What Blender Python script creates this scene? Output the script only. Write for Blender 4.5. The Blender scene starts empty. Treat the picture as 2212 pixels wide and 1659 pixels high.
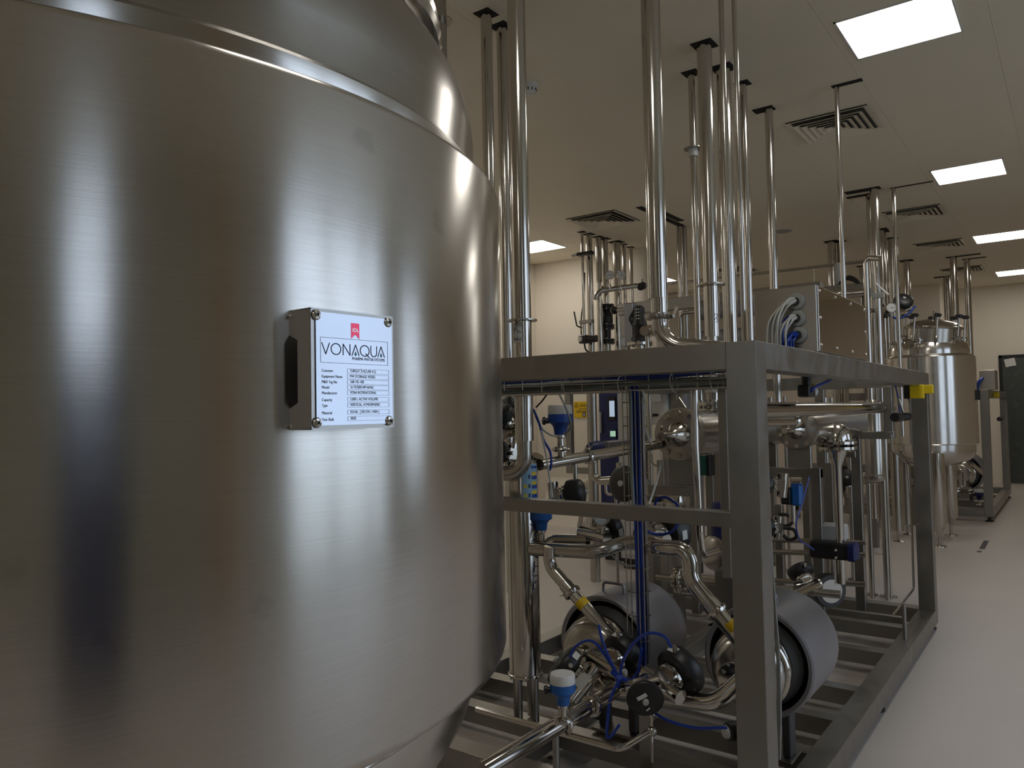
import bpy, bmesh, math, random
from mathutils import Vector, Matrix
random.seed(7)
sc = bpy.context.scene
COL = sc.collection

# ------------------------------------------------------------------ camera
CAMZ = 1.52                      # eye height of the phone
FPX = 1658.0                     # focal length in pixels of the 2212 x 1659 frame
# camera axes in room coordinates (X across the room, Y along the aisle, Z up)
CR = Vector((0.80437803, 0.59382347, -0.01869971))      # right
CD = Vector((-0.03701646, 0.01867827, -0.99914008))     # down
CF = Vector((-0.59296355, 0.80437852, 0.03700563))      # forward
cam_d = bpy.data.cameras.new('camera'); cam = bpy.data.objects.new('camera', cam_d); COL.objects.link(cam)
cam_d.sensor_width = 36.0; cam_d.lens = FPX / 2212 * 36.0; cam_d.clip_start = 0.02; cam_d.clip_end = 100
mw = Matrix((CR, -CD, -CF)).transposed().to_4x4(); mw.translation = Vector((0, 0, CAMZ)); cam.matrix_world = mw
sc.camera = cam

# ------------------------------------------------------------------ world (overcast daylight outside the windows) and exposure
w = bpy.data.worlds.new('overcast_sky'); sc.world = w; w.use_nodes = True
bg = w.node_tree.nodes['Background']; bg.inputs['Color'].default_value = (0.68, 0.81, 1.0, 1); bg.inputs['Strength'].default_value = 2.15
sc.view_settings.view_transform = 'Standard'; sc.view_settings.look = 'None'; sc.view_settings.gamma = 1
sc.view_settings.exposure = 0.0; sc.view_settings.use_curve_mapping = False
sc.cycles.max_bounces = 8; sc.cycles.glossy_bounces = 5; sc.cycles.diffuse_bounces = 4; sc.cycles.transparent_max_bounces = 8
sc.cycles.sample_clamp_indirect = 6.0; sc.cycles.caustics_reflective = False; sc.cycles.caustics_refractive = False
PANEL_LIGHT = 12.5                # emission of the ceiling light panels
CEIL = 3.77

# ------------------------------------------------------------------ helpers
def at(px, py, X=None, Y=None, Z=None):
    """room point on the sight line of a picture point, at a known distance"""
    d = CR * (px - 1106) + CD * (py - 829.5) + CF * FPX
    if X is not None: t = X / d.x
    elif Y is not None: t = Y / d.y
    else: t = (Z - CAMZ) / d.z
    p = d * t; p.z += CAMZ
    return p
def mpp(p):
    """metres for one picture pixel at the distance of p"""
    return (Vector(p) - Vector((0, 0, CAMZ))).dot(CF) / FPX

ORG = {}
def V(*a): return Vector(a)
def basis(d):
    d = Vector(d).normalized(); a = V(0, 0, 1) if abs(d.z) < .9 else V(1, 0, 0)
    u = d.cross(a).normalized(); return u, d.cross(u).normalized(), d

class MB:
    def __init__(s): s.v = []; s.f = []
    def box(s, a, b):
        x0, y0, z0 = a; x1, y1, z1 = b; n = len(s.v)
        s.v += [V(x0,y0,z0), V(x1,y0,z0), V(x1,y1,z0), V(x0,y1,z0), V(x0,y0,z1), V(x1,y0,z1), V(x1,y1,z1), V(x0,y1,z1)]
        s.f += [tuple(n+i for i in q) for q in ((3,2,1,0),(4,5,6,7),(0,1,5,4),(1,2,6,5),(2,3,7,6),(3,0,4,7))]; return s
    def cbox(s, c, sx, sy, sz, ax=None):
        """box about a centre; ax = three unit axes"""
        c = Vector(c); ax = ax or (V(1,0,0), V(0,1,0), V(0,0,1)); n = len(s.v)
        for dz in (-1, 1):
            for dx, dy in ((-1,-1),(1,-1),(1,1),(-1,1)):
                s.v.append(c + ax[0]*dx*sx/2 + ax[1]*dy*sy/2 + ax[2]*dz*sz/2)
        s.f += [tuple(n+i for i in q) for q in ((3,2,1,0),(4,5,6,7),(0,1,5,4),(1,2,6,5),(2,3,7,6),(3,0,4,7))]; return s
    def ring(s, c, u, v, r, seg):
        n = len(s.v)
        for k in range(seg):
            a = 2*math.pi*k/seg; s.v.append(c + u*math.cos(a)*r + v*math.sin(a)*r)
        return n
    def bridge(s, a, b, seg):
        for k in range(seg):
            k2 = (k+1) % seg; s.f.append((a+k, a+k2, b+k2, b+k))
    def lathe(s, o, d, prof, seg=24, cap0=True, cap1=True):
        """prof: list of (radius, distance along d)"""
        o = Vector(o); u, v, d = basis(d); rings = []
        for r, h in prof: rings.append(s.ring(o + d*h, u, v, max(r, 1e-5), seg))
        for a, b in zip(rings, rings[1:]): s.bridge(b, a, seg)
        if cap0: s.f.append(tuple(rings[0]+k for k in range(seg)))
        if cap1: s.f.append(tuple(rings[-1]+k for k in reversed(range(seg))))
        return s
    def cyl(s, a, b, r, r1=None, seg=20):
        a = Vector(a); b = Vector(b); return s.lathe(a, b-a, [(r, 0), (r if r1 is None else r1, (b-a).length)], seg)
    def tube(s, pts, r, seg=14, bend=None, cap=True, n=7):
        """pipe through pts with rounded bends of radius `bend`"""
        P = [Vector(p) for p in pts]; path = [P[0]]
        for i in range(1, len(P)-1):
            a, b, c = P[i-1], P[i], P[i+1]; d1 = (a-b); d2 = (c-b)
            if bend and d1.length > 1e-6 and d2.length > 1e-6:
                e1 = d1.normalized(); e2 = d2.normalized(); ang = e1.angle(e2, math.pi)
                if ang > math.pi-0.05: path.append(b); continue
                t = min(bend/math.tan(ang/2), d1.length*.49, d2.length*.49); q0 = b+e1*t; q1 = b+e2*t
                rr = t*math.tan(ang/2); ctr = b + (e1+e2).normalized()*(rr/math.sin(ang/2))
                w0 = q0-ctr; w1 = q1-ctr; tot = w0.angle(w1, 0); axn = w0.cross(w1)
                if axn.length < 1e-9: path.append(b); continue
                axn.normalize()
                for k in range(n+1): path.append(ctr + Matrix.Rotation(tot*k/n, 3, axn) @ w0)
            else: path.append(b)
        path.append(P[-1])
        u, v, d = basis(path[1]-path[0]); rings = []
        for i, p in enumerate(path):
            if i == 0: t = path[1]-path[0]
            elif i == len(path)-1: t = path[-1]-path[-2]
            else: t = (path[i+1]-p).normalized() + (p-path[i-1]).normalized()
            if t.length < 1e-9: t = d
            t = t.normalized(); u = (u - t*u.dot(t)).normalized(); v = t.cross(u)
            rings.append(s.ring(p, u, v, r, seg))
        for a, b in zip(rings, rings[1:]): s.bridge(a, b, seg)
        if cap:
            s.f.append(tuple(rings[0]+k for k in reversed(range(seg)))); s.f.append(tuple(rings[-1]+k for k in range(seg)))
        return s
    def ball(s, c, r, seg=12):
        return s.lathe(Vector(c), (0,0,1), [(r*math.sin(math.pi*k/8), -r*math.cos(math.pi*k/8)) for k in range(9)], seg, False, False)
    def torus(s, c, d, R, r, seg=24, ts=8, a0=0, a1=2*math.pi):
        u, v, d = basis(d); c = Vector(c); full = a1-a0 > 6.28
        pts = [c + (u*math.cos(a)+v*math.sin(a))*R for a in [a0+(a1-a0)*k/seg for k in range(seg+1)]]
        return s.tube(pts, r, ts, None, not full)
    def prism(s, pts, d):
        """polygon pts extruded by vector d"""
        n = len(s.v); m = len(pts); d = Vector(d); s.v += [Vector(p) for p in pts] + [Vector(p)+d for p in pts]
        s.f.append(tuple(n+i for i in range(m))); s.f.append(tuple(n+m+i for i in reversed(range(m))))
        for i in range(m): j = (i+1) % m; s.f.append((n+j, n+i, n+m+i, n+m+j))
        return s
    def build(s, name, mat, parent=None, org=None, smooth=True, bevel=0, label=None):
        o0 = Vector(org) if org is not None else (ORG[parent] if parent else V(0,0,0))
        me = bpy.data.meshes.new(name); me.from_pydata([tuple(p-o0) for p in s.v], [], s.f)
        bm = bmesh.new(); bm.from_mesh(me)
        bmesh.ops.recalc_face_normals(bm, faces=bm.faces)
        if bevel: bmesh.ops.bevel(bm, geom=bm.edges[:], offset=bevel, segments=1, affect='EDGES', profile=.5, clamp_overlap=True)
        bm.to_mesh(me); bm.free()
        me.materials.append(mat)
        if smooth and not bevel: me.shade_smooth(); me.set_sharp_from_angle(angle=math.radians(38))
        o = bpy.data.objects.new(name, me); COL.objects.link(o)
        if parent: o.parent = parent
        else: o.location = o0
        ORG[o] = o0
        if label: o['label'] = label
        return o

def tag(o, label, cat, group=None, kind=None):
    o['label'] = label; o['category'] = cat
    if group: o['group'] = group
    if kind: o['kind'] = kind
    return o
def thing(name, label, cat, loc=(0,0,0), group=None):
    o = bpy.data.objects.new(name, None); COL.objects.link(o); o.location = loc; o.empty_display_size = .05
    ORG[o] = Vector(loc); return tag(o, label, cat, group)
def struct(o): o['kind'] = 'structure'; return o

# ------------------------------------------------------------------ materials
def nodes(m): return m.node_tree.nodes, m.node_tree.links
def pmat(name, col, rough=.5, metal=0, spec=.5, rough_var=0, col_var=0, scale=8, bump=0, bscale=120, stretch=None, coat=0):
    m = bpy.data.materials.new(name); m.use_nodes = True; N, L = nodes(m); b = N['Principled BSDF']
    b.inputs['Base Color'].default_value = (*col, 1); b.inputs['Roughness'].default_value = rough; b.inputs['Metallic'].default_value = metal
    b.inputs['Specular IOR Level'].default_value = spec
    if coat: b.inputs['Coat Weight'].default_value = coat; b.inputs['Coat Roughness'].default_value = .15
    tc = N.new('ShaderNodeTexCoord'); mp = N.new('ShaderNodeMapping'); L.new(tc.outputs['Object'], mp.inputs['Vector'])
    if stretch: mp.inputs['Scale'].default_value = stretch
    nz = N.new('ShaderNodeTexNoise'); nz.inputs['Scale'].default_value = scale; nz.inputs['Detail'].default_value = 5; L.new(mp.outputs['Vector'], nz.inputs['Vector'])
    if rough_var:
        mr = N.new('ShaderNodeMapRange'); mr.inputs['From Min'].default_value = .3; mr.inputs['From Max'].default_value = .7
        mr.inputs['To Min'].default_value = max(.02, rough-rough_var); mr.inputs['To Max'].default_value = rough+rough_var
        L.new(nz.outputs['Fac'], mr.inputs['Value']); L.new(mr.outputs['Result'], b.inputs['Roughness'])
    if col_var:
        mx = N.new('ShaderNodeMix'); mx.data_type = 'RGBA'; mx.inputs['A'].default_value = (*[c*(1-col_var) for c in col], 1)
        mx.inputs['B'].default_value = (*[min(1, c*(1+col_var)) for c in col], 1); L.new(nz.outputs['Fac'], mx.inputs['Factor']); L.new(mx.outputs['Result'], b.inputs['Base Color'])
    if bump:
        n2 = N.new('ShaderNodeTexNoise'); n2.inputs['Scale'].default_value = bscale; n2.inputs['Detail'].default_value = 3; L.new(mp.outputs['Vector'], n2.inputs['Vector'])
        bp = N.new('ShaderNodeBump'); bp.inputs['Strength'].default_value = bump; bp.inputs['Distance'].default_value = .002
        L.new(n2.outputs['Fac'], bp.inputs['Height']); L.new(bp.outputs['Normal'], b.inputs['Normal'])
    return m
def emat(name, col, s):
    m = bpy.data.materials.new(name); m.use_nodes = True; N, L = nodes(m); b = N['Principled BSDF']
    b.inputs['Base Color'].default_value = (.8, .8, .8, 1); b.inputs['Emission Color'].default_value = (*col, 1); b.inputs['Emission Strength'].default_value = s
    return m
M = {}
M['wall'] = pmat('cream_wall_panel', (.84, .77, .66), .55, col_var=.03, scale=2, bump=.05, bscale=60)
M['wall2'] = pmat('grey_green_wall', (.56, .565, .50), .6, col_var=.05, scale=2)
M['ceil'] = pmat('ceiling_panel', (.86, .79, .65), .55, col_var=.03, scale=1.5)
M['floor'] = pmat('epoxy_floor', (.62, .565, .52), .42, rough_var=.06, col_var=.06, scale=3, bump=.08, bscale=40)
M['tank'] = None
M['pipe'] = pmat('polished_steel_pipe', (.55, .525, .485), .13, 1, rough_var=.015, col_var=.03, scale=3)
M['pipe2'] = pmat('satin_steel_pipe', (.46, .44, .40), .24, 1, rough_var=.02, col_var=.04, scale=3)
M['frame'] = pmat('brushed_frame_steel', (.31, .30, .28), .38, 1, rough_var=.08, col_var=.10, scale=9, bump=.06, bscale=160)
M['sheet'] = pmat('cabinet_sheet_steel', (.44, .415, .37), .34, 1, rough_var=.05, col_var=.05, scale=5)
M['mirror'] = pmat('mirror_steel_sheet', (.66, .64, .60), .10, 1)
M['motor'] = pmat('grey_motor_cowl', (.30, .30, .325), .40, .7, rough_var=.02, col_var=.06, scale=6)
M['motord'] = pmat('dark_motor_body', (.055, .055, .055), .55, 0)
M['black'] = pmat('black_plastic', (.012, .012, .013), .42, 0, rough_var=.06)
M['rubber'] = pmat('black_rubber', (.02, .02, .02), .7)
M['dark'] = pmat('ceiling_hole_shade', (.012, .011, .010), .9)  # near-black colour painted for the shade inside ceiling holes
M['vent'] = pmat('vent_interior', (.07, .07, .065), .8)
M['brown'] = pmat('brown_pilaster', (.62, .42, .28), .6)
M['plate'] = pmat('polished_name_plate', (.43, .46, .52), .10, 1, col_var=.05, scale=14)
M['bracket'] = pmat('satin_bracket_steel', (.62, .62, .61), .42, .9)
M['redprint'] = pmat('red_print_on_steel', (.72, .07, .13), .2, .75)
M['greyprint'] = pmat('grey_print', (.07, .075, .085), .4)
M['blue'] = pmat('blue_plastic', (.010, .055, .30), .40)
M['bluel'] = pmat('bright_blue_housing', (.015, .13, .45), .38)
M['navy'] = pmat('navy_lacquer', (.012, .02, .11), .42)
M['white'] = pmat('white_plastic', (.75, .75, .73), .45)
M['grey'] = pmat('light_grey_plastic', (.52, .52, .50), .45)
M['cable'] = pmat('grey_cable_jacket', (.33, .34, .32), .5)
M['cabled'] = pmat('dark_green_grey_cable', (.20, .225, .205), .5)
M['cablew'] = pmat('pale_grey_cable', (.60, .60, .55), .5)
M['hose'] = pmat('blue_air_hose', (.008, .045, .36), .35)
M['yellow'] = pmat('yellow_plastic', (.85, .62, .01), .45)
M['tape'] = pmat('yellow_label', (.80, .52, .01), .5)
M['paper'] = pmat('white_paper_label', (.78, .78, .75), .6)
M['red'] = pmat('red_print', (.70, .03, .08), .5)
M['ink'] = pmat('dark_blue_ink', (.012, .015, .10), .5)
M['inkb'] = pmat('black_ink', (.02, .02, .022), .5)
M['drop'] = pmat('light_blue_print', (.10, .36, .60), .5)
M['teal'] = pmat('teal_box', (.02, .16, .14), .45)
M['door'] = pmat('dark_glass_door', (.07, .08, .075), .25, 0, rough_var=.05)
M['wframe'] = pmat('window_frame_aluminium', (.42, .40, .37), .4, .3)
M['screen'] = emat('lit_screen', (.45, .62, .85), .55)
M['screeng'] = emat('lit_green_screen', (.35, .75, .50), .5)
M['light'] = emat('light_diffuser', (1.0, .955, .88), PANEL_LIGHT)

def tank_mat(name='tank_brushed_steel', r0=.19, r1=.25, k=1.0):
    m = bpy.data.materials.new(name); m.use_nodes = True; N, L = nodes(m); b = N['Principled BSDF']
    b.inputs['Metallic'].default_value = 1; b.inputs['Anisotropic'].default_value = .75; b.inputs['Anisotropic Rotation'].default_value = .25
    tg = N.new('ShaderNodeTangent'); tg.direction_type = 'RADIAL'; tg.axis = 'Z'; L.new(tg.outputs['Tangent'], b.inputs['Tangent'])
    tc = N.new('ShaderNodeTexCoord'); mp = N.new('ShaderNodeMapping'); mp.inputs['Scale'].default_value = (1.5, 1.5, 70); L.new(tc.outputs['Object'], mp.inputs['Vector'])
    nz = N.new('ShaderNodeTexNoise'); nz.inputs['Scale'].default_value = 6; nz.inputs['Detail'].default_value = 6; L.new(mp.outputs['Vector'], nz.inputs['Vector'])
    n2 = N.new('ShaderNodeTexNoise'); n2.inputs['Scale'].default_value = 5; n2.inputs['Detail'].default_value = 4; L.new(tc.outputs['Object'], n2.inputs['Vector'])
    mr = N.new('ShaderNodeMapRange'); mr.inputs['From Min'].default_value = .3; mr.inputs['From Max'].default_value = .7
    mr.inputs['To Min'].default_value = r0; mr.inputs['To Max'].default_value = r1; L.new(n2.outputs['Fac'], mr.inputs['Value']); L.new(mr.outputs['Result'], b.inputs['Roughness'])
    # finger smudges: a few soft dark blots
    vo = N.new('ShaderNodeTexVoronoi'); vo.inputs['Scale'].default_value = 7.5; vo.inputs['Randomness'].default_value = 1; 
    ad = N.new('ShaderNodeVectorMath'); ad.operation = 'MULTIPLY_ADD'; n3 = N.new('ShaderNodeTexNoise'); n3.inputs['Scale'].default_value = 30
    L.new(tc.outputs['Object'], n3.inputs['Vector']); ad.inputs[1].default_value = (.05, .05, .05); L.new(n3.outputs['Color'], ad.inputs[0]); L.new(tc.outputs['Object'], ad.inputs[2]); L.new(ad.outputs['Vector'], vo.inputs['Vector'])
    sm = N.new('ShaderNodeMapRange'); sm.inputs['From Min'].default_value = .07; sm.inputs['From Max'].default_value = .16; sm.inputs['To Min'].default_value = .86; sm.inputs['To Max'].default_value = 1
    L.new(vo.outputs['Distance'], sm.inputs['Value'])
    cr = N.new('ShaderNodeMix'); cr.data_type = 'RGBA'; cr.inputs['A'].default_value = (.57*k, .55*k, .52*k, 1); cr.inputs['B'].default_value = (.67*k, .645*k, .61*k, 1); L.new(nz.outputs['Fac'], cr.inputs['Factor'])
    mu = N.new('ShaderNodeMix'); mu.data_type = 'RGBA'; mu.blend_type = 'MULTIPLY'; mu.inputs['Factor'].default_value = 1; L.new(cr.outputs['Result'], mu.inputs['A']); L.new(sm.outputs['Result'], mu.inputs['B'])
    L.new(mu.outputs['Result'], b.inputs['Base Color'])
    bp = N.new('ShaderNodeBump'); bp.inputs['Strength'].default_value = .03; bp.inputs['Distance'].default_value = .001; L.new(nz.outputs['Fac'], bp.inputs['Height']); L.new(bp.outputs['Normal'], b.inputs['Normal'])
    return m
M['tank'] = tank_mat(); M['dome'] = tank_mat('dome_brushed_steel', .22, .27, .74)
def glass_mat():
    m = bpy.data.materials.new('clear_window_glass'); m.use_nodes = True; N, L = nodes(m); N.remove(N['Principled BSDF'])
    t = N.new('ShaderNodeBsdfTransparent'); g = N.new('ShaderNodeBsdfGlossy'); g.inputs['Roughness'].default_value = .02; mx = N.new('ShaderNodeMixShader'); mx.inputs['Fac'].default_value = .08
    L.new(t.outputs[0], mx.inputs[1]); L.new(g.outputs[0], mx.inputs[2]); L.new(mx.outputs[0], N['Material Output'].inputs['Surface']); return m
M['glass'] = glass_mat()

# ------------------------------------------------------------------ the room
XL, XR, Y0, YF = -6.62, 3.05, -4.0, 17.25
struct(MB().box((XL-.2, Y0-.2, -.1), (XR+.2, YF+.2, 0)).build('floor', M['floor']))
ceil = struct(MB().box((XL-.2, Y0-.2, CEIL+.006), (XR+.2, YF+.2, CEIL+.1)).build('ceiling', M['ceil']))
pw, ph = .80, 3.6
pan = None
for i in range(13):
    for j in range(7):
        x0 = -1.13 - 7*pw + i*pw; y0 = -5.7 + j*ph
        xa, xb, ya, yb = max(x0, XL), min(x0+pw, XR), max(y0, Y0), min(y0+ph, YF)
        if xb-xa < .05 or yb-ya < .05: continue
        full = (xb-xa > pw-.001 and yb-ya > ph-.001)
        if full and pan:
            o = pan.copy(); COL.objects.link(o); o.location = (xa, ya, CEIL); o.parent = ceil
        else:
            o = MB().box((xa+.0007, ya+.0007, CEIL), (xb-.0007, yb-.0007, CEIL+.008)).build('panel', M['ceil'], None, (xa, ya, CEIL), False); o.parent = ceil
            if full: pan = o
def wall(name, a, b, mat='wall'): return struct(MB().box(a, b).build(name, M[mat]))
wall('wall_left', (XL-.15, Y0, 0), (XL, 16.15, CEIL+.02))
wall('wall_partition', (XL, 9.62, 0), (-4.62, 9.72, CEIL+.02))
wall('wall_far_left', (XL, 16.15, 0), (-2.0, YF+.15, CEIL+.02))
wall('wall_far', (-2.0, YF, 0), (XR, YF+.15, CEIL+.02))
wall('wall_rear', (XL, Y0-.15, 0), (XR, Y0, CEIL+.02))
# right-hand wall with two tall windows (daylight), seen only in the steel
WINS = [(-1.42, -.72, 1.0, 3.73, ()), (2.03, 5.0, .25, 3.70, (3.05, 4.2)), (6.1, 7.8, .8, 3.5, (6.95,))]
y = Y0; wr = MB()
for (a, b, z0, z1, mu) in WINS:
    wr.box((XR, y, 0), (XR+.2, a, CEIL+.02)); wr.box((XR, a, 0), (XR+.2, b, z0)); wr.box((XR, a, z1), (XR+.2, b, CEIL+.02)); y = b
struct(wr.build('wall_right', M['wall2'], smooth=False))
struct(MB().box((XR, y, 0), (XR+.2, YF+.15, CEIL+.02)).build('wall_right_far', M['wall']))
for k, (a, b, z0, z1, mu) in enumerate(WINS):
    wf = MB(); e = .05
    for (p, q) in (((a, z0), (a+e, z1)), ((b-e, z0), (b, z1)), ((a, z0), (b, z0+e)), ((a, z1-e), (b, z1))): wf.box((XR+.06, p[0], p[1]), (XR+.12, q[0], q[1]))
    wo = struct(wf.build('window_%d' % (k+1), M['wframe'], smooth=False))
    edges = [a] + list(mu) + [b]
    for m_ in mu: MB().box((XR+.05, m_-.04, z0), (XR+.13, m_+.04, z1)).build('mullion', M['wframe'], wo, smooth=False)
    for p, q in zip(edges, edges[1:]): MB().box((XR+.088, p, z0), (XR+.092, q, z1)).build('pane', M['glass'], wo, smooth=False)
# cream pilaster; added dark cabinet stands in for the camera holder's reflection
struct(MB().box((XR-.12, .78, 0), (XR, 1.03, CEIL)).build('wall_pilaster', M['brown']))
stand_in = thing('control_cabinet', 'added dark upright cabinet in the aisle, stand-in for the person mirrored in the big tank', 'cabinet', (1.75, -.46, 0))
MB().box((1.5, -.74, .06), (2.0, -.18, 2.02)).build('body', M['door'], stand_in, bevel=.006); MB().box((1.54, -.71, 0), (1.98, -.21, .06)).build('plinth', M['black'], stand_in)
for k in range(2):
    d_ = MB().box((1.48, -.73+k*.275, .08), (1.50, -.46+k*.275, 2.00)).build('cabinet_door', M['navy'], stand_in, bevel=.003); MB().box((1.45, -.50+k*.08, .9), (1.48, -.48+k*.08, 1.1)).build('handle', M['black'], d_)
# ground outside
struct(MB().box((XR+.3, -20, -.6), (40, 40, -.5)).build('ground_outside', M['wall2']))

def shade_cutout(x0, x1, y0, y1):
    o = MB().box((x0, y0, CEIL-.004), (x1, y1, CEIL+.004)).build('opening_shade', M['dark'], None, (x0, y0, CEIL), False); o.parent = ceil  # thin dark slab, no real hole; its colour carries the shade

# ceiling lights: 0.6 m square panels, two rows
def light_panel(x, y, label):
    t = thing('ceiling_light', label, 'ceiling light', (x+.3, y+.3, CEIL), 'square ceiling light panels')
    fr = MB(); e = .012
    for (a, b) in (((x, y), (x+.6, y+e)), ((x, y+.6-e), (x+.6, y+.6)), ((x, y), (x+e, y+.6)), ((x+.6-e, y), (x+.6, y+.6))): fr.box((a[0], a[1], CEIL-.006), (b[0], b[1], CEIL))
    fr.build('frame', M['white'], t, smooth=False)
    MB().box((x+e, y+e, CEIL-.004), (x+.6-e, y+.6-e, CEIL-.001)).build('diffuser', M['light'], t, smooth=False)
RLX = -1.075
for yy, lb in ((4.70, 'largest square ceiling light panel at the top edge of the picture'), (8.30, 'second square ceiling light panel along the aisle'),
               (11.93, 'third square ceiling light panel along the aisle'), (15.45, 'smallest square ceiling light panel near the far wall')):
    light_panel(RLX, yy, lb)
light_panel(RLX, 1.1, 'square ceiling light panel above the big tank, out of the picture'); light_panel(RLX, -2.5, 'square ceiling light panel at the rear end of the aisle')
for yy, lb in ((8.27, 'square ceiling light panel beside the partition wall behind the steam column'), (11.87, 'square ceiling light panel seen between the pipes beyond the partition wall'),
               (4.67, 'square ceiling light panel hidden behind the big tank'), (1.07, 'square ceiling light panel over the wall side of the tank')):
    light_panel(-6.16, yy, lb)

# four-way air diffusers
def diffuser(x, y, s, label):
    t = thing('air_diffuser', label, 'air vent', (x+s/2, y+s/2, CEIL), 'four-way ceiling air diffusers')
    MB().box((x+.01, y+.01, CEIL-.0035), (x+s-.01, y+s-.01, CEIL-.001)).build('backing', M['vent'], t, smooth=False)
    n = 6
    for k in range(n):
        i = .005 + k*s/2/n*.96; w_ = s/2/n*.70; m = MB(); z0, z1 = CEIL-.030+.0, CEIL-.004
        a0, a1 = i, s-i; b0, b1 = i+w_, s-i-w_
        A = [(x+a0, y+a0), (x+a1, y+a0), (x+a1, y+a1), (x+a0, y+a1)]; B = [(x+b0, y+b0), (x+b1, y+b0), (x+b1, y+b1), (x+b0, y+b1)]
        zo, zi = (CEIL-.002, CEIL-.012) if k == 0 else (CEIL-.010, CEIL-.030)
        nn = len(m.v)
        m.v += [V(*p, zo-.0) for p in B] + [V(*p, zi) for p in A] + [V(*p, zo-.003) for p in B] + [V(*p, zi-.003) for p in A]
        for q in range(4):
            r_ = (q+1) % 4
            m.f += [(nn+q, nn+r_, nn+4+r_, nn+4+q), (nn+8+r_, nn+8+q, nn+12+q, nn+12+r_), (nn+q, nn+8+q, nn+8+r_, nn+r_), (nn+4+r_, nn+12+r_, nn+12+q, nn+4+q)]
        m.build('outer_frame' if k == 0 else 'louvre', M['ceil'], t, smooth=False)
diffuser(-1.80, 6.13, .62, 'large louvred air vent in the ceiling beside the thin hanging pipe')
diffuser(-1.78, 9.72, .62, 'louvred air vent in the ceiling beyond the thin pipe above the aisle')
diffuser(-1.80, 11.95, .62, 'third louvred air vent over the second tank')
diffuser(-1.80, 14.5, .62, 'farthest louvred air vent near the far wall')
diffuser(-4.76, 7.55, .66, 'louvred air vent above the row of seven wall-side pipes')
diffuser(-4.75, 11.9, .62, 'small louvred air vent half hidden behind the pipe cluster')
# smoke detector and round speaker
p = at(1145, 183, Z=CEIL); t = thing('smoke_detector', 'white smoke detector on the ceiling beside the tall insulated pipe', 'smoke detector', (p.x, p.y, CEIL))
MB().lathe((p.x, p.y, CEIL), (0,0,-1), [(.055, 0), (.055, .018), (.048, .022)], 20).build('base', M['white'], t)
MB().lathe((p.x, p.y, CEIL), (0,0,-1), [(.046, .02), (.043, .05), (.02, .066)], 20).build('chamber', M['white'], t)
for k in range(10):
    a = k*math.pi/5; MB().cbox((p.x+.0455*math.cos(a), p.y+.0455*math.sin(a), CEIL-.040), .004, .006, .02, (V(math.cos(a), math.sin(a), 0), V(-math.sin(a), math.cos(a), 0), V(0,0,1))).build('slot', M['black'], t)
p = at(1691, 499, Z=CEIL); t = thing('round_ceiling_disc', 'round grey disc set flush in the ceiling beside a hanging pipe', 'ceiling speaker', (p.x, p.y, CEIL))
MB().lathe((p.x, p.y, CEIL), (0,0,-1), [(.12, 0), (.115, .008)], 28).build('rim', M['grey'], t); MB().lathe((p.x, p.y, CEIL), (0,0,-1), [(.10, .007), (.095, .011)], 28).build('grille', M['cable'], t)
# ------------------------------------------------------------------ the big tank
TX, TY, TR = -1.4968, .6507, .8
ZT, ZB = 1.916, 1.105
tank = thing('storage_tank', 'huge brushed steel storage tank with domed top filling the picture beside the camera', 'storage tank', (TX, TY, 0))
MB().lathe((TX, TY, 0), (0,0,1), [(.755, ZB-.012), (TR-.012, ZB-.010), (TR-.003, ZB-.003), (TR, ZB+.008), (TR, ZT-.010), (TR-.002, ZT-.004), (TR-.007, ZT), (TR-.020, ZT+.002), (TR-.034, ZT-.002), (.75, ZT-.004)], 160, False, False).build('shell', M['tank'], tank)
# weld bead and step between shell and head
MB().torus((TX, TY, ZT+.0), (0,0,1), .768, .006, 160, 8).build('weld_bead', M['pipe'], tank)
MB().lathe((TX, TY, 0), (0,0,1), [(.76, ZT-.004), (.764, ZT+.01), (.764, ZT+.034), (.756, ZT+.042)], 160, False, False).build('collar', M['tank'], tank)
def tori(r0, z0, rk, Rc, sgn, n1=14, n2=22):
    s = (r0-rk)/(Rc-rk); a = math.asin(s); P = []
    for k in range(n1+1):
        t = (math.pi/2-a)*k/n1; P.append((r0-rk+rk*math.cos(t), z0+sgn*rk*math.sin(t)))
    zc = z0-sgn*(Rc-rk)*math.cos(a)
    for k in range(1, n2+1):
        t = a*(1-k/n2); P.append((max(Rc*math.sin(t), 1e-4), zc+sgn*Rc*math.cos(t)))
    return P
MB().lathe((TX, TY, 0), (0,0,1), [(.757, ZT+.034), (.7535, ZT+.05)] + tori(.7535, 2.02, .23, 1.05, 1), 160, False, False).build('dome', M['dome'], tank)
MB().lathe((TX, TY, 0), (0,0,1), list(reversed([(.745, ZB), (.745, ZB-.02)] + tori(.745, ZB-.03, .20, 1.15, -1))), 128, False, False).build('bottom_head', M['tank'], tank)
MB().torus((TX, TY, ZB-.035), (0,0,1), .7465, .004, 128, 6).build('weld_bead', M['pipe'], tank)
# manway on the dome
mc = V(TX+.17, TY+.40, 2.40); md = V(.12, .28, 1).normalized()
mwy = MB().lathe(mc, md, [(.265, -.30), (.265, -.012), (.272, .0)], 72, False, False).build('manway_neck', M['tank'], tank)
fl = MB().lathe(mc, md, [(.262, -.014), (.302, -.012), (.312, -.004), (.312, .016), (.304, .024), (.262, .026)], 72, False, False).build('manway_flange', M['pipe'], tank)
MB().lathe(mc, md, [(.300, .026), (.300, .046), (.24, .062), (.12, .085), (.0001, .09)], 72, True, False).build('manway_lid', M['tank'], tank)
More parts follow.
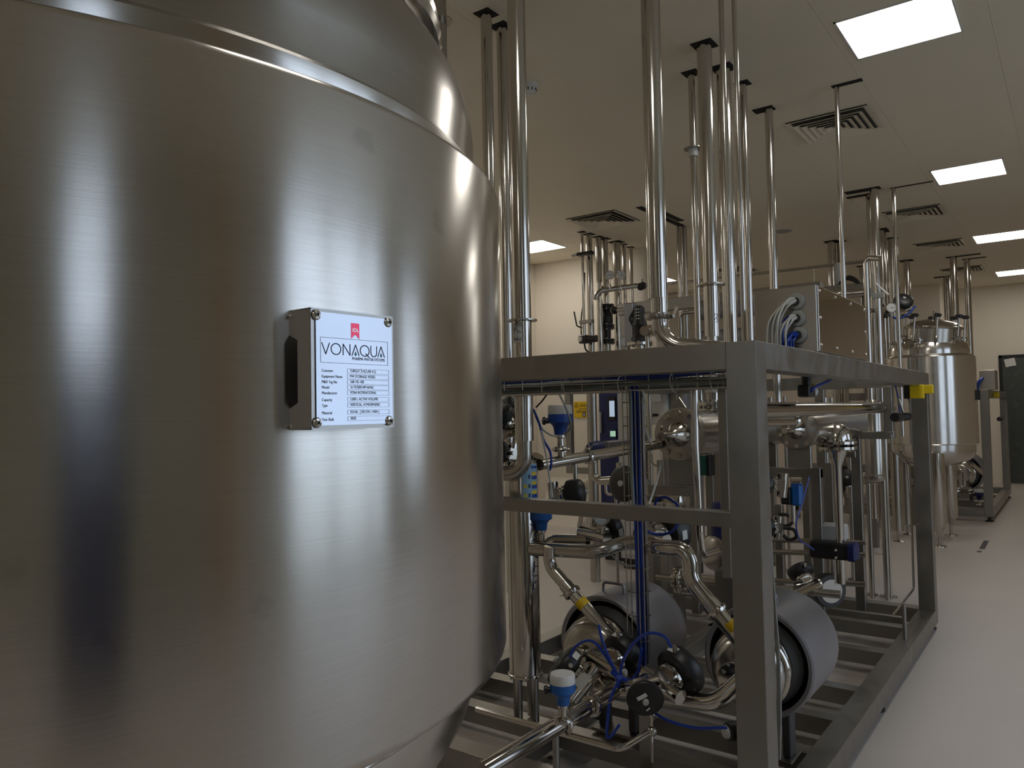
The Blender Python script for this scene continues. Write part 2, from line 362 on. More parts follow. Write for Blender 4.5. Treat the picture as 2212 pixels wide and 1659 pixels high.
# four legs below (behind the picture's lower edge)
for a in (45, 135, 225, 315):
    lx, ly = TX+.60*math.cos(math.radians(a)), TY+.60*math.sin(math.radians(a))
    lg = MB().cyl((lx, ly, .09), (lx, ly, 1.06), .05, seg=24).build('leg', M['pipe2'], tank)
    MB().lathe((lx, ly, 0), (0,0,1), [(.07, 0), (.07, .012), (.02, .02), (.02, .09)], 20).build('foot', M['pipe2'], lg)

# ------------------------------------------------------------------ its name plate
npc = V(TX, TY, 0); ang = math.radians(-1.8); nn = V(math.cos(ang), math.sin(ang), 0); tt = V(-math.sin(ang), math.cos(ang), 0); up = V(0,0,1)
# plate plane 52 mm off the shell
fo = TR + .034
def npt(px, py):                    # sight line meets plate plane
    d = CR*(px-1106) + CD*(py-829.5) + CF*FPX; o = V(0,0,CAMZ); q = V(TX, TY, 0) + nn*fo
    return o + d*((q-o).dot(nn)/d.dot(nn))
TLc, TRc, BRc, BLc = npt(670, 671), npt(845, 684), npt(848, 917), npt(681, 927)
pc = (TLc+TRc+BRc+BLc)/4
PWD = (((TRc-TLc).length+(BRc-BLc).length)/2); PHT = (((TLc-BLc).length+(TRc-BRc).length)/2)
plate = thing('name_plate', 'riveted steel name plate on a bracket on the big tank', 'name plate', tuple(pc - up*PHT/2))
AX = (tt, up, nn)
def pl(u, v, w=0):                  # u right 0..1, v down 0..1 on the plate
    return pc + tt*(u-.5)*PWD + up*(.5-v)*PHT + nn*w
dep = fo - TR + .004
th = .0015
# bracket: front sheet, left cheek with a long slot, thin right cheek
MB().cbox(pc - nn*.0012, PWD+.004, PHT+.004, th, AX).build('bracket_front', M['bracket'], plate, smooth=False)
c1 = MB(); D_ = dep+.01; H_ = PHT+.004; y0_ = -.002
lc = pl(0, 0) - tt*.002
def slab(d0, d1, h0, h1): c1.prism([lc-nn*d0-up*h0, lc-nn*d1-up*h0, lc-nn*d1-up*h1, lc-nn*d0-up*h1], tt*th)
slab(0, D_*.50, y0_, H_-.002); slab(D_*.50, D_, y0_, H_*.17); slab(D_*.50, D_, H_*.83, H_-.002)
c1.prism([lc-nn*D_*.5-up*H_*.17, lc-nn*D_*.95-up*H_*.17, lc-nn*D_*.5-up*H_*.24], tt*th); c1.prism([lc-nn*D_*.5-up*H_*.83, lc-nn*D_*.95-up*H_*.83, lc-nn*D_*.5-up*H_*.76], tt*th)
c1.build('bracket_cheek', M['bracket'], plate, smooth=False)
c2 = MB(); c2.prism([pl(1, 0)+tt*.001-up*y0_, pl(1, 0)+tt*.001-nn*.02-up*y0_, pl(1, 1)+tt*.001-nn*.02-up*.002, pl(1, 1)+tt*.001-up*.002], tt*th); c2.build('bracket_cheek', M['bracket'], plate, smooth=False)
for v_ in (0, 1):
    c3 = MB(); c3.prism([pl(0, v_)-tt*.002, pl(1, v_)+tt*.002, pl(1, v_)+tt*.002-nn*.02, pl(0, v_)-tt*.002-nn*.02], up*(th if v_ == 0 else -th))
    c3.build('bracket_rim', M['bracket'], plate, smooth=False)
MB().cbox(lc - nn*D_*.98 - up*H_/2 + tt*.006, .004, H_*.98, .004, (tt, up, nn)).build('mounting_pad', M['frame'], plate)
for v_ in (.035, .955):
    MB().ball(lc - nn*D_*.72 - up*H_*v_*1.0 - tt*.001, .0022).build('rivet', M['pipe'], plate)
pf = MB().cbox(pl(.515, .498, .0007), PWD*.965, PHT*.965, .0008, AX).build('printed_plate', M['plate'], plate, smooth=False, label='polished plate with printed lettering')
for (u, v_) in ((.04, .045), (.945, .045), (.945, .955), (.04, .955)):
    r_ = MB().lathe(pl(u, v_, .001), nn, [(.0058, 0), (.0058, .0006), (.0046, .0022), (.0020, .0028), (.0020, .0012)], 24, False, True).build('rivet', M['pipe'], plate)
    MB().lathe(pl(u, v_, .0023), nn, [(.0019, 0), (.0017, .0006)], 12).build('rivet_hole', M['black'], r_)
ROT = Matrix((tt, up, nn)).transposed().to_4x4()
def text(s, u, v_, h, mat, parent=None, width=None, align='LEFT', w=.0014, ext=0, spacing=1.0, shear=0):
    parent = parent or pf
    cu = bpy.data.curves.new('lettering', 'FONT'); cu.body = s; cu.align_x = align; cu.align_y = 'BOTTOM_BASELINE'; cu.extrude = ext; cu.space_character = spacing
    cu.size = h*1.38;  cu.materials.append(mat); o = bpy.data.objects.new('lettering', cu); COL.objects.link(o)
    p_ = pl(u, v_, w); m_ = ROT.copy(); m_.translation = p_ - ORG[parent]
    bpy.context.view_layer.update()
    me = bpy.data.meshes.new_from_object(o.evaluated_get(bpy.context.evaluated_depsgraph_get())); bpy.data.objects.remove(o)
    xs = [v.co.x for v in me.vertices] or [0, 1]
    k = width*PWD/max(max(xs)-min(xs), 1e-6) if width else 1
    me.transform(m_ @ Matrix.Diagonal((k, 1, 1, 1)))
    o = bpy.data.objects.new('lettering', me); COL.objects.link(o); o.parent = parent
    return o
def bar(u0, v0, u1, v1, tw, mat, name='printed_line', w=.00125):
    a, b = pl(u0, v0, w), pl(u1, v1, w); d = (b-a); L_ = d.length; d = d/L_; n_ = nn.cross(d)
    return MB().cbox((a+b)/2, L_+tw, tw, .0001, (d, n_, nn)).build(name, mat, pf, smooth=False)
def frame(u0, v0, u1, v1, tw, mat):
    m_ = MB()
    for (a, b) in (((u0, v0), (u1, v0)), ((u0, v1), (u1, v1)), ((u0, v0), (u0, v1)), ((u1, v0), (u1, v1))):
        A, B = pl(*a, .00125), pl(*b, .00125); d = (B-A); L_ = d.length; d = d/L_; m_.cbox((A+B)/2, L_+tw, tw, .0001, (d, nn.cross(d), nn))
    return m_.build('printed_frame', mat, pf, smooth=False)
# ribbon with IDL
rb = MB(); q = [pl(.455, .085, .0012), pl(.56, .085, .0012), pl(.56, .225, .0012), pl(.5075, .185, .0012), pl(.455, .225, .0012)]
rb.prism([q[0], q[1], q[2], q[3]], nn*.0001); rb.prism([q[0], q[3], q[4]], nn*.0001)
rbo = rb.build('red_ribbon', M['redprint'], pf, smooth=False)
text('IDL', .468, .162,   .0042, M['mirror'], width=.08, w=.0016)
frame(.085, .23, .935, .445, .0004, M['inkb'])
# VONAQUA with drop-shaped details, drawn in thin strokes
def stroke(pts, tw=.0011): 
    m_ = MB()
    for (a, b) in zip(pts, pts[1:]):
        A, B = pl(*a, .00128), pl(*b, .00128); d = (B-A); L_ = d.length
        if L_ < 1e-7: continue
        d = d/L_; m_.cbox((A+B)/2, L_+tw*.6, tw, .0001, (d, nn.cross(d), nn))
    return m_.build('letter', M['ink'], pf, smooth=False)
def arc(cu_, cv, ru, rv, a0, a1, n=20): return [(cu_+ru*math.cos(math.radians(a0+(a1-a0)*k/n)), cv-rv*math.sin(math.radians(a0+(a1-a0)*k/n))) for k in range(n+1)]
b_, t_ = .372, .277
stroke([(.10, t_), (.145, b_), (.19, t_)]); stroke(arc(.268, .3245, .058, .0475, 0, 360, 28)); stroke([(.355, b_), (.355, t_), (.44, b_), (.44, t_)])
stroke([(.465, b_), (.51, t_), (.555, b_)]); stroke(arc(.628, .3245, .058, .0475, 0, 360, 28)); stroke([(.64, .35), (.685, b_+.008)])
stroke([(.708, t_), (.708, .34)] + arc(.747, .335, .039, .037, 180, 360, 14) + [(.786, t_)]); stroke([(.80, b_), (.845, t_), (.89, b_)])
for cu_ in (.51, .845):
    pts = [pl(cu_ + .013*math.cos(math.radians(a)), .362 - .012*math.sin(math.radians(a)), .0013) for a in range(-210, 31, 20)] + [pl(cu_, .334, .0013)]
    MB().prism(pts, nn*.0001).build('drop', M['drop'], pf, smooth=False)
text('PHARMA WATER SYSTEMS', .465, .412, .0036, M['ink'], width=.425)
rows = [('Costumer', 'TURGUT İLAÇLARI A.Ş.', .517, .34), ('Equipment Name', 'PW STORAGE VESSEL', .566, .33), ('PI&D Tag No', '16B-TK-100', .613, .17), ('Model', '16-TK2000-NP-NHNC', .660, .30), ('Manufacturer', 'VONA INTERNATIONAL', .708, .34),
        ('Capacity', '2.000 L ACTIVE VOLUME', .766, .36), ('Type', 'VERTICAL, ATMOSPHERIC', .815, .39), ('Material', 'SS316L  [ ISO EN 1.4404 ]', .878, .37), ('Year Built', '2020', .934, .07)]
lw = {'Costumer': .135, 'Equipment Name': .245, 'PI&D Tag No': .18, 'Model': .085, 'Manufacturer': .18, 'Capacity': .12, 'Type': .065, 'Material': .115, 'Year Built': .14}
for a, b, v_, wd in rows:
    text(a, .095, v_+.008, .0033, M['greyprint'], width=lw[a]); frame(.405, v_-.026, .945, v_+.012, .00028, M['greyprint']); text(b, .435, v_+.002, .0033, M['greyprint'], width=wd)

# ------------------------------------------------------------------ the skid frame
FX, FY, FYB, FT, BT, S = -.826, 2.439, 5.97, 1.737, .135, .10
FXL = -2.75
skid = thing('skid_frame', 'welded square-tube steel skid frame standing behind the big tank', 'skid frame', (FX, FY, 0))
def part(name, a, b, mat='frame', parent=None, bv=.0018): return MB().box(a, b).build(name, M[mat], parent or skid, bevel=bv)
part('corner_post', (FX-S, FY, BT), (FX, FY+S, FT)); part('corner_post', (FX-S, FYB-S, BT), (FX, FYB, FT-.09))
part('corner_post', (FXL, FY, BT), (FXL+S, FY+S, FT)); part('corner_post', (FXL, FYB-S, BT), (FXL+S, FYB, FT))
part('top_rail', (FXL+S, FY, FT-.09), (FX-S, FY+S, FT)); part('top_rail', (FX-S, FY+S, FT-.09), (FX, FYB, FT)); part('top_rail', (FXL, FY+S, FT-.09), (FXL+S, FYB-S, FT)); part('top_rail', (FXL+S, FYB-S, FT-.09), (FX-S, FYB, FT))
part('middle_rail', (FXL+S, FY+.02, 1.128), (FX-S, FY+.08, 1.178))
part('base_rail', (FXL, FY, .035), (FX, FY+S, BT)); part('base_rail', (FX-S, FY+S, .035), (FX, FYB, BT)); part('base_rail', (FXL, FY+S, .035), (FXL+S, FYB, BT)); part('base_rail', (FXL+S, FYB-S, .035), (FX-S, FYB, BT))
for yy in (2.86, 3.22, 3.62, 4.05, 4.75, 5.35): part('base_crossbar', (FXL+S, yy, .045), (FX-S, yy+.08, .125))
part('base_longbar', (-1.98, FY+S, .045), (-1.90, FYB-S, .125))
for (x, y) in ((FX-.05, FY+.05), (FX-.05, 4.2), (FX-.05, FYB-.05), (FXL+.05, FY+.05), (FXL+.05, FYB-.05)):
    MB().lathe((x, y, 0), (0,0,1), [(.045, 0), (.045, .010), (.015, .015), (.015, .036)], 18).build('levelling_foot', M['rubber'], skid)
# ------------------------------------------------------------------ small builders shared by the plant
def crom(P, n=6):
    """smooth curve through points"""
    P = [Vector(p) for p in P]; Q = [P[0]*2-P[1]] + P + [P[-1]*2-P[-2]]; out = []
    for i in range(1, len(Q)-2):
        a, b, c, d = Q[i-1:i+3]
        for k in range(n):
            t = k/n; out.append(.5*((2*b)+(c-a)*t+(2*a-5*b+4*c-d)*t*t+(3*b-a-3*c+d)*t**3))
    out.append(P[-1]); return out
def hose(name, label, cat, P, r, mat, group=None, seg=8):
    o = MB().tube(crom(P), r, seg).build(name, M[mat], None, P[0]); return tag(o, label, cat, group)
def clamp(p, d, r, parent, wing=None):
    """two-piece clamp round a pipe joint, with a wing nut"""
    p = Vector(p); d = Vector(d).normalized(); w_ = .012
    c = MB().lathe(p-d*w_, d, [(r*1.0, 0), (r*1.36, .003), (r*1.48, w_), (r*1.36, 2*w_-.003), (r*1.0, 2*w_)], 24, False, False).build('clamp', M['pipe'], parent)
    u, v, _ = basis(d); wv = Vector(wing).normalized() if wing else u
    q = p + wv*r*1.45
    MB().cyl(q-d.cross(wv)*.014, q+d.cross(wv)*.014, .006, seg=8).build('bolt', M['pipe2'], c)
    e = d.cross(wv); m = MB(); tip = q+e*.02
    for s_ in (-1, 1): m.prism([tip-d*.002, tip+d*.002, tip+d*.002+wv*.03*1+e*.02*s_+wv*.0, tip-d*.002+wv*.03+e*.02*s_], e*.004)
    m.build('wing_nut', M['pipe2'], c)
    return c
def flange(p, d, r, h, parent, n=8, name='flange', mat='pipe', bolt='pipe'):
    p = Vector(p); d = Vector(d).normalized(); f_ = MB().lathe(p, d, [(r*.93, 0), (r, .003), (r, h-.003), (r*.93, h)], 32).build(name, M[mat], parent)
    u, v, _ = basis(d)
    for k in range(n):
        a = 2*math.pi*(k+.5)/n; q = p + (u*math.cos(a)+v*math.sin(a))*r*.82
        MB().lathe(q-d*.010, d, [(r*.09+.003, 0), (r*.09+.003, h+.020)], 6).build('bolt', M[bolt], f_)
    return f_
def gauge(c, fc, r, label, stem=(0,0,-1), sl=.08, group='round pressure gauges'):
    """dial gauge looking along fc"""
    c = Vector(c); fc = Vector(fc).normalized(); st = Vector(stem).normalized()
    t = thing('pressure_gauge', label, 'gauge', tuple(c+st*(r+sl)), group)
    MB().lathe(c-fc*.03, fc, [(r*.9, 0), (r, .006), (r, .034), (r*.94, .038), (r*.90, .034)], 32, True, False).build('case', M['pipe'], t)
    d_ = MB().lathe(c+fc*.001, fc, [(r*.91, 0), (r*.91, .001)], 32).build('dial', M['paper'], t)
    u = fc.cross(V(0,0,1)).normalized(); v = u.cross(fc).normalized()
    nd = (u*-.92+v*-.2).normalized(); q = c+fc*.003
    MB().cbox(q+nd*r*.28, r*.85, r*.05, .001, (nd, fc.cross(nd), fc)).build('needle', M['inkb'], d_); MB().lathe(q, fc, [(r*.09, 0), (r*.09, .003)], 10).build('needle_hub', M['inkb'], d_)
    for k in range(9):
        a = math.radians(-45+270*k/8); e = u*math.cos(a)+v*math.sin(a)
        MB().cbox(q-fc*.001+e*r*.74, r*.12, r*.03, .001, (e, fc.cross(e), fc)).build('tick', M['inkb'], d_)
    MB().cyl(c+st*r*.95-fc*.012, c+st*(r+sl)-fc*.012, r*.16, seg=10).build('stem', M['pipe'], t); MB().lathe(c+st*(r+sl*.45)-fc*.012, st, [(r*.28, 0), (r*.28, sl*.25)], 6).build('nut', M['pipe'], t)
    return t
def dvalve(c, ax, pd, r, label, rb=.028, side=None, sticker=True, hgt=1.0, group='diaphragm valves with black round actuators'):
    """steel diaphragm valve body with a round black actuator pointing along ax; the pipe runs along pd"""
    c = Vector(c); ax = Vector(ax).normalized(); pd = Vector(pd); pd = (pd-ax*pd.dot(ax)).normalized(); sd = ax.cross(pd)
    t = thing('diaphragm_valve', label, 'valve', tuple(c), group)
    b = MB().cyl(c-pd*r*.95, c+pd*r*.95, rb, seg=18); b.cbox(c+ax*rb*.6, rb*2.1, rb*2.1, rb*1.6, (pd, sd, ax)); b.build('body', M['pipe'], t)
    h0 = rb*1.3; bn = MB().lathe(c+ax*h0, ax, [(r*.55, 0), (r*.60, .004), (r*.60, .016), (r*.52, .02)], 28).build('bonnet', M['pipe'], t)
    for s1 in (-1, 1):
        for s2 in (-1, 1): MB().lathe(c+ax*(h0-.008)+pd*s1*r*.36+sd*s2*r*.36, ax, [(.008, 0), (.008, .034), (.005, .038)], 8).build('bolt', M['pipe'], bn)
    z = h0+.02
    a_ = MB().lathe(c+ax*z, ax, [(r*.62, 0), (r*.93, .012), (r, .03), (r, r*.62*hgt), (r*.96, r*.72*hgt), (r*.72, r*.86*hgt), (r*.30, r*.92*hgt)], 40).build('actuator', M['black'], t, label='black round actuator')
    MB().lathe(c+ax*(z+r*.90*hgt), ax, [(r*.17, 0), (r*.17, .010), (r*.12, .014)], 16).build('position_cap', M['grey'], a_)
    if sticker:
        e = (Vector(side) if side else pd); e = (e-ax*e.dot(ax)).normalized(); f_ = ax.cross(e)
        MB().cbox(c+ax*(z+r*.36*hgt)+e*(r+.0005), r*.42, r*.30, .0015, (f_, ax, e)).build('sticker', M['paper'], a_)
    q = c+ax*(z+r*.3*hgt)-sd*r*.97; MB().cyl(q, q-sd*.03, .009, seg=8).build('air_port', M['pipe'], a_)
    return t
def transmitter(p, h, label, cap='grey', d=(0,0,1), body='blue', group='blue sensor heads with pale caps'):
    """sensor head: clamp, steel neck, blue funnel, blue drum and pale cap"""
    p = Vector(p); d = Vector(d).normalized(); t = thing('sensor_transmitter', label, 'sensor', tuple(p), group); r = h*.26
    MB().lathe(p, d, [(r*.62, 0), (r*.62, h*.10), (r*.30, h*.13), (r*.30, h*.28), (r*.42, h*.30), (r*.42, h*.36)], 20).build('neck', M['pipe'], t)
    MB().torus(p+d*h*.05, d, r*.66, h*.035, 20, 6).build('clamp', M['pipe2'], t)
    MB().lathe(p+d*h*.36, d, [(r*.50, 0), (r*.58, h*.16), (r*.72, h*.22), (r*1.02, h*.27), (r*1.02, h*.44)], 24).build('housing', M[body], t)
    MB().lathe(p+d*h*.80, d, [(r*1.0, 0), (r*1.0, h*.15), (r*.94, h*.19), (r*.2, h*.20)], 28).build('cap', M[cap], t)
    u, v, _ = basis(d); q = p+d*h*.66; w_ = -CR; w_ = (w_-d*w_.dot(d)).normalized()
    MB().lathe(q+w_*r*.95, w_, [(r*.24, 0), (r*.24, r*.25), (r*.34, r*.27), (r*.34, r*.48), (r*.18, r*.55)], 10).build('cable_gland', M['black'], t)
    return t

# ------------------------------------------------------------------ pipes that drop from the ceiling
def drop(px, py, wpx, zb, name, label, slot=None, rings=(), sleeve=None, mat='pipe', group='vertical steel pipes from the ceiling', hole=1.7, cutw=None):
    """vertical pipe whose top meets the ceiling at the given picture point"""
    p = at(px, py, Z=CEIL); r = wpx*mpp(p)/2
    t = thing(name, label, 'pipe', (p.x, p.y, zb), group)
    zt = CEIL-.004
    if sleeve:          # wide cladding above, bare pipe below
        MB().cyl((p.x, p.y, sleeve), (p.x, p.y, zt), r, seg=28).build('cladding', M[mat], t); MB().cyl((p.x, p.y, zb), (p.x, p.y, sleeve), r*.72, seg=24).build('pipe_run', M[mat], t)
    else: MB().cyl((p.x, p.y, zb), (p.x, p.y, zt), r, seg=28).build('pipe_run', M[mat], t)
    for z, k in rings: MB().lathe((p.x, p.y, z), (0,0,1), [(r*k*.98, 0), (r*k, .002), (r*k, .008), (r*k*.98, .010)], 36).build('collar', M['pipe2'], t)
    h_ = r*hole
    if slot: shade_cutout(*slot)
    else: shade_cutout(p.x-h_, p.x+h_, p.y-h_, p.y+h_)
    return p, r, t
def zat(px, py, p):
    """height of the picture point on the vertical through p"""
    d = CR*(px-1106) + CD*(py-829.5) + CF*FPX; k = Vector((p.x, p.y)).length/Vector((d.x, d.y)).length; return CAMZ+d.z*k
drop(1050, 30, 25, .5, 'ceiling_pipe', 'steel pipe rising to the ceiling just right of the tank dome', hole=1.6)
drop(1084, 58, 24, .5, 'ceiling_pipe', 'steel pipe half hidden behind the tall clad pipe beside the tank')
p, r, t = drop(1493, 158, 14, 1.35, 'ceiling_pipe', 'thin steel pipe with a loose round disc halfway up', rings=(), slot=None, hole=2.4)
z = zat(1490, 323, p); MB().lathe((p.x, p.y, z), (0,0,1), [(r*2.9, 0), (r*2.9, .006)], 36).build('disc', M['pipe2'], t); MB().cyl((p.x, p.y, z-.05), (p.x, p.y, z), r*1.4, seg=16).build('ferrule', M['white'], t)
p, r, t = drop(1521, 97, 32, 1.30, 'clad_pipe', 'wide clad pipe with a dark collar and pen marks above the skid', hole=1.45, sleeve=zat(1545, 727, at(1521, 97, Z=CEIL)))
z = zat(1537, 617, p); MB().lathe((p.x, p.y, z), (0,0,1), [(r*1.9, 0), (r*1.9, .008)], 36).build('collar', M['pipe2'], t)
def penloop(c, d, u, r):
    return [c + u*r*math.cos(a)+V(0,0,1)*r*math.sin(a) for a in [k*2*math.pi/12 for k in range(12)]]
fd = (-V(p.x, p.y, 0)).normalized(); ud = fd.cross(V(0,0,1))
for k, zz in enumerate((zat(1545, 683, p), zat(1545, 693, p))):
    cpt = V(p.x, p.y, zz)+ (fd*.82 + ud*-.57)*(r+.0012); uu = (fd.cross(V(0,0,1))*.82 + fd*.57).normalized()
    MB().tube([cpt + uu*.012*math.cos(a)+V(0,0,1)*.012*math.sin(a) for a in [j*5.4/10 for j in range(11)]], .0012, 5).build('pen_mark', M['inkb'], t)
drop(1562, 147, 30, 1.30, 'clad_pipe', 'wide steel pipe behind two slim pipes above the skid corner', hole=1.5)
drop(1604, 180, 16, 1.30, 'ceiling_pipe', 'slim pipe with a square ceiling opening right of the wide pipes', hole=1.9)
p = at(1660, 234, Z=CEIL); drop(1660, 234, 17, 1.30, 'ceiling_pipe', 'lone slim pipe in front of the steel junction box', slot=(p.x-.11, p.x+.04, p.y-.05, p.y+.05))
p = at(1807, 186, Z=CEIL); drop(1807, 186, 10, 1.75, 'ceiling_pipe', 'very thin pipe dropping onto the steel junction box from a long ceiling slot', slot=(p.x-.03, p.x+.17, p.y-.03, p.y+.02))
p = at(1888, 407, Z=CEIL); drop(1888, 407, 17, .3, 'ceiling_pipe', 'steel pipe at a wide black ceiling slot left of the second tank', slot=(p.x-.28, p.x+.06, p.y-.06, p.y+.06))
p = at(1877, 420, Z=CEIL); drop(1877, 420, 13, .3, 'ceiling_pipe', 'steel pipe close behind another one at a narrow slot left of the second tank', slot=(p.x-.22, p.x+.05, p.y-.05, p.y+.03))
p = at(1930, 406, Z=CEIL); drop(1930, 406, 8, 1.2, 'ceiling_pipe', 'thin pipe from a hairline slot, passing in front of the second tank', slot=(p.x-.03, p.x+.36, p.y-.02, p.y+.015))
p = at(1905, 496, Z=CEIL); drop(1903, 496, 12, .4, 'ceiling_pipe', 'left of two slim pipes seen behind the wide slot pipes', hole=2.2); drop(1911, 500, 8, .4, 'ceiling_pipe', 'right of two slim pipes seen behind the wide slot pipes', hole=2.2)
drop(1925, 515, 15, 1.0, 'ceiling_pipe', 'dull steel pipe half hidden by the hairline slot pipe', mat='pipe2')
drop(1958, 563, 13, 2.1, 'ceiling_pipe', 'pipe that drops straight onto the lid of the second tank', hole=2.0)
p = at(2045, 597, Z=CEIL); drop(2045, 597, 14, 1.0, 'ceiling_pipe', 'dull pipe to the left behind the second tank near the far wall', mat='pipe2', slot=(p.x-.20, p.x+.08, p.y-.07, p.y+.07))
p = at(2059, 555, Z=CEIL); drop(2059, 555, 14, 1.0, 'ceiling_pipe', 'steel pipe with a long ceiling slot behind the second tank', slot=(p.x-.10, p.x+.36, p.y-.06, p.y+.04))
p = at(2088, 560, Z=CEIL); drop(2088, 560, 12, 1.0, 'ceiling_pipe', 'steel pipe farthest right, behind the second tank', slot=(p.x-.06, p.x+.26, p.y-.05, p.y+.03))
drop(1796, 522, 17, .3, 'ceiling_pipe', 'left one of a pair of pipes beyond the junction box', hole=1.6); drop(1815, 521, 14, .3, 'ceiling_pipe', 'right one of a pair of pipes beyond the junction box', hole=1.6)
drop(1862, 575, 12, .3, 'ceiling_pipe', 'short-looking dark pipe right of the pair beyond the junction box', mat='pipe2')
p = at(1466, 487, Z=CEIL); drop(1466, 487, 10, .3, 'ceiling_pipe', 'left of two close pipes under two black ceiling slots', slot=(p.x-.02, p.x+.06, p.y-1.1, p.y+.05))
p = at(1477, 490, Z=CEIL); drop(1477, 490, 12, .3, 'ceiling_pipe', 'right of two close pipes under two black ceiling slots', slot=(p.x+.06, p.x+.14, p.y-1.15, p.y-.3), mat='pipe2')
# the row of seven along the wall side
ROW = [(1257, 501, 6, 'thinnest pipe at the left end of the wall-side row, carrying the air regulator'), (1272, 506, 14, 'second pipe of the wall-side row, with a cable beside it'), (1292, 512, 13, 'third pipe of the wall-side row, with a stepped cladding'),
       (1306, 516, 14, 'fourth pipe of the wall-side row, ending in a black flanged valve'), (1331, 523, 18, 'widest pipe of the wall-side row, behind the gauges'), (1347, 528, 9, 'sixth pipe of the wall-side row, with a red lever valve'), (1362, 534, 9, 'seventh pipe of the wall-side row, at its right end')]
RP = []
for k, (px, py, wp, lb) in enumerate(ROW):
    p0 = at(px, py, Z=CEIL); zb = (2.6, .2, .2, zat(1312, 660, p0), .2, .2, zat(1368, 668, p0))[k]
    if k == 0: zb = zat(1262, 700, p0)
    RP.append(drop(px, py, wp, zb, 'wall_pipe', lb, sleeve=(zat(1297, 610, p0) if k == 2 else None), group='row of seven pipes along the wall', hole=1.6 if k else 2.6))
# lower wide stretch of the third pipe
p, r, t = RP[2]; MB().cyl((p.x, p.y, .2), (p.x, p.y, zat(1295, 648, p)), r*1.05, seg=24).build('lower_cladding', M['pipe'], t)
MB().tube([V(p.x, p.y, zat(1295, 640, p)), V(p.x+.08, p.y-.05, zat(1295, 622, p))], .02, 10).build('branch', M['pipe2'], t)
# clamp with pale handle high on the first pipe
p, r, t = RP[0]; z = zat(1259, 550, p)
MB().box((p.x-.05, p.y-.06, z-.02), (p.x+.16, p.y+.02, z+.02)).build('pipe_clamp', M['black'], t); MB().cyl((p.x-.12, p.y-.06, z-.01), (p.x-.05, p.y-.04, z), .018, seg=8).build('tap_handle', M['cablew'], t)
MB().box((p.x-.04, p.y-.05, zat(1262, 696, p)-.02), (p.x+.14, p.y+.02, zat(1262, 696, p)+.02)).build('pipe_clamp', M['frame'], t)
# air regulator below it
rg = thing('air_regulator', 'black air pressure regulator with small dial hanging below a thin pipe', 'regulator', (p.x, p.y, zat(1262, 748, p)))
z0, z1 = zat(1262, 742, p), zat(1262, 724, p)
MB().box((p.x-.055, p.y-.055, z0), (p.x+.055, p.y+.05, z1)).build('body', M['black'], rg, bevel=.01); MB().cyl((p.x+.05, p.y, (z0+z1)/2), (p.x+.17, p.y+.02, (z0+z1)/2), .045, seg=18).build('bowl', M['black'], rg)
MB().lathe((p.x-.02, p.y-.055, (z0+z1)/2), (-.35, -.9, 0), [(.034, 0), (.034, .02)], 18).build('dial', M['paper'], rg)
MB().cyl((p.x, p.y, z1), (p.x, p.y, zat(1262, 700, p)), .022, seg=12).build('ball_valve', M['pipe'], rg)
MB().tube([V(p.x-.02, p.y-.02, z1+.09), V(p.x-.08, p.y-.04, z1+.12), V(p.x-.11, p.y-.05, z1+.30)], .009, 8, .02).build('lever', M['black'], rg)
hose('air_hose', 'short black hose leaving the air regulator downwards', 'hose', [(p.x, p.y, z0), (p.x+.02, p.y, z0-.08), (p.x+.10, p.y, z0-.16), (p.x+.12, p.y+.1, z0-.4)], .011, 'black')
p2 = RP[1][0]; hose('sensor_cable', 'thin dark cable running down beside the second wall-side pipe', 'cable', [(p2.x-.03, p2.y-.07, zat(1270, 590, p2)), (p2.x-.05, p2.y-.07, zat(1270, 640, p2)), (p2.x-.10, p2.y-.07, zat(1266, 690, p2)), (p2.x-.10, p2.y-.07, zat(1266, 740, p2))], .008, 'rubber')
# black flanged valve on the fourth pipe
p, r, t = RP[3]
fv = thing('flanged_valve', 'tall black cast flanged valve under the fourth wall-side pipe', 'valve', (p.x, p.y, .9))
zA, zB_, zC = zat(1312, 668, p), zat(1312, 708, p), zat(1312, 738, p)
MB().lathe((p.x, p.y, 0), (0,0,1), [(.05, zC), (.055, zB_-.06), (.055, zB_), (.085, zB_+.06), (.085, zA-.08), (.05, zA-.02), (.05, zA+.06)], 24).build('body', M['black'], fv)
for z in (zA, zA+.035, zB_-.02, zB_+.015, zC-.03, zC+.005): flange((p.x, p.y, z), (0,0,1), .105, .026, fv, 6, mat='black', bolt='pipe2')
MB().cyl((p.x, p.y, .2), (p.x, p.y, zC), .05, seg=20).build('outlet_pipe', M['pipe2'], fv)
# sloping gauge line with two gauges
pa, pb = at(1298, 628, Y=8.55), at(1376, 617, Y=8.9)
gl = thing('gauge_line', 'slender horizontal steel line carrying two round gauges in front of the wall-side pipes', 'pipe', tuple(pa))
MB().tube([at(1287, 648, Y=8.5), at(1289, 636, Y=8.5), pa, pb], .034, 14, .06).build('pipe_run', M['pipe2'], gl); MB().tube([pb, at(1400, 615, Y=9.0)], .018, 10).build('pipe_end', M['pipe2'], gl)
c_ = at(1387, 618, Y=8.95); MB().lathe(c_, (0,-1,-.3), [(.05, -.03), (.05, .05), (.02, .06)], 16).build('end_valve', M['black'], gl); MB().cyl(c_, c_+V(0,0,.09), .014, seg=8).build('end_valve_stem', M['pipe2'], gl)
gauge(at(1317, 594, Y=8.55), (.55, -.83, 0), .058, 'left round gauge with a pale dial on the slender horizontal line', sl=.13)
gauge(at(1342, 594, Y=8.62), (.75, -.66, 0), .058, 'right round gauge with a dimmer dial on the slender horizontal line', sl=.13)
gauge(at(1352, 738, Y=7.05), (.5, -.85, 0), .057, 'low round gauge just above the skid beam beside the black pump head', sl=.55, stem=(.05, .12, -1))
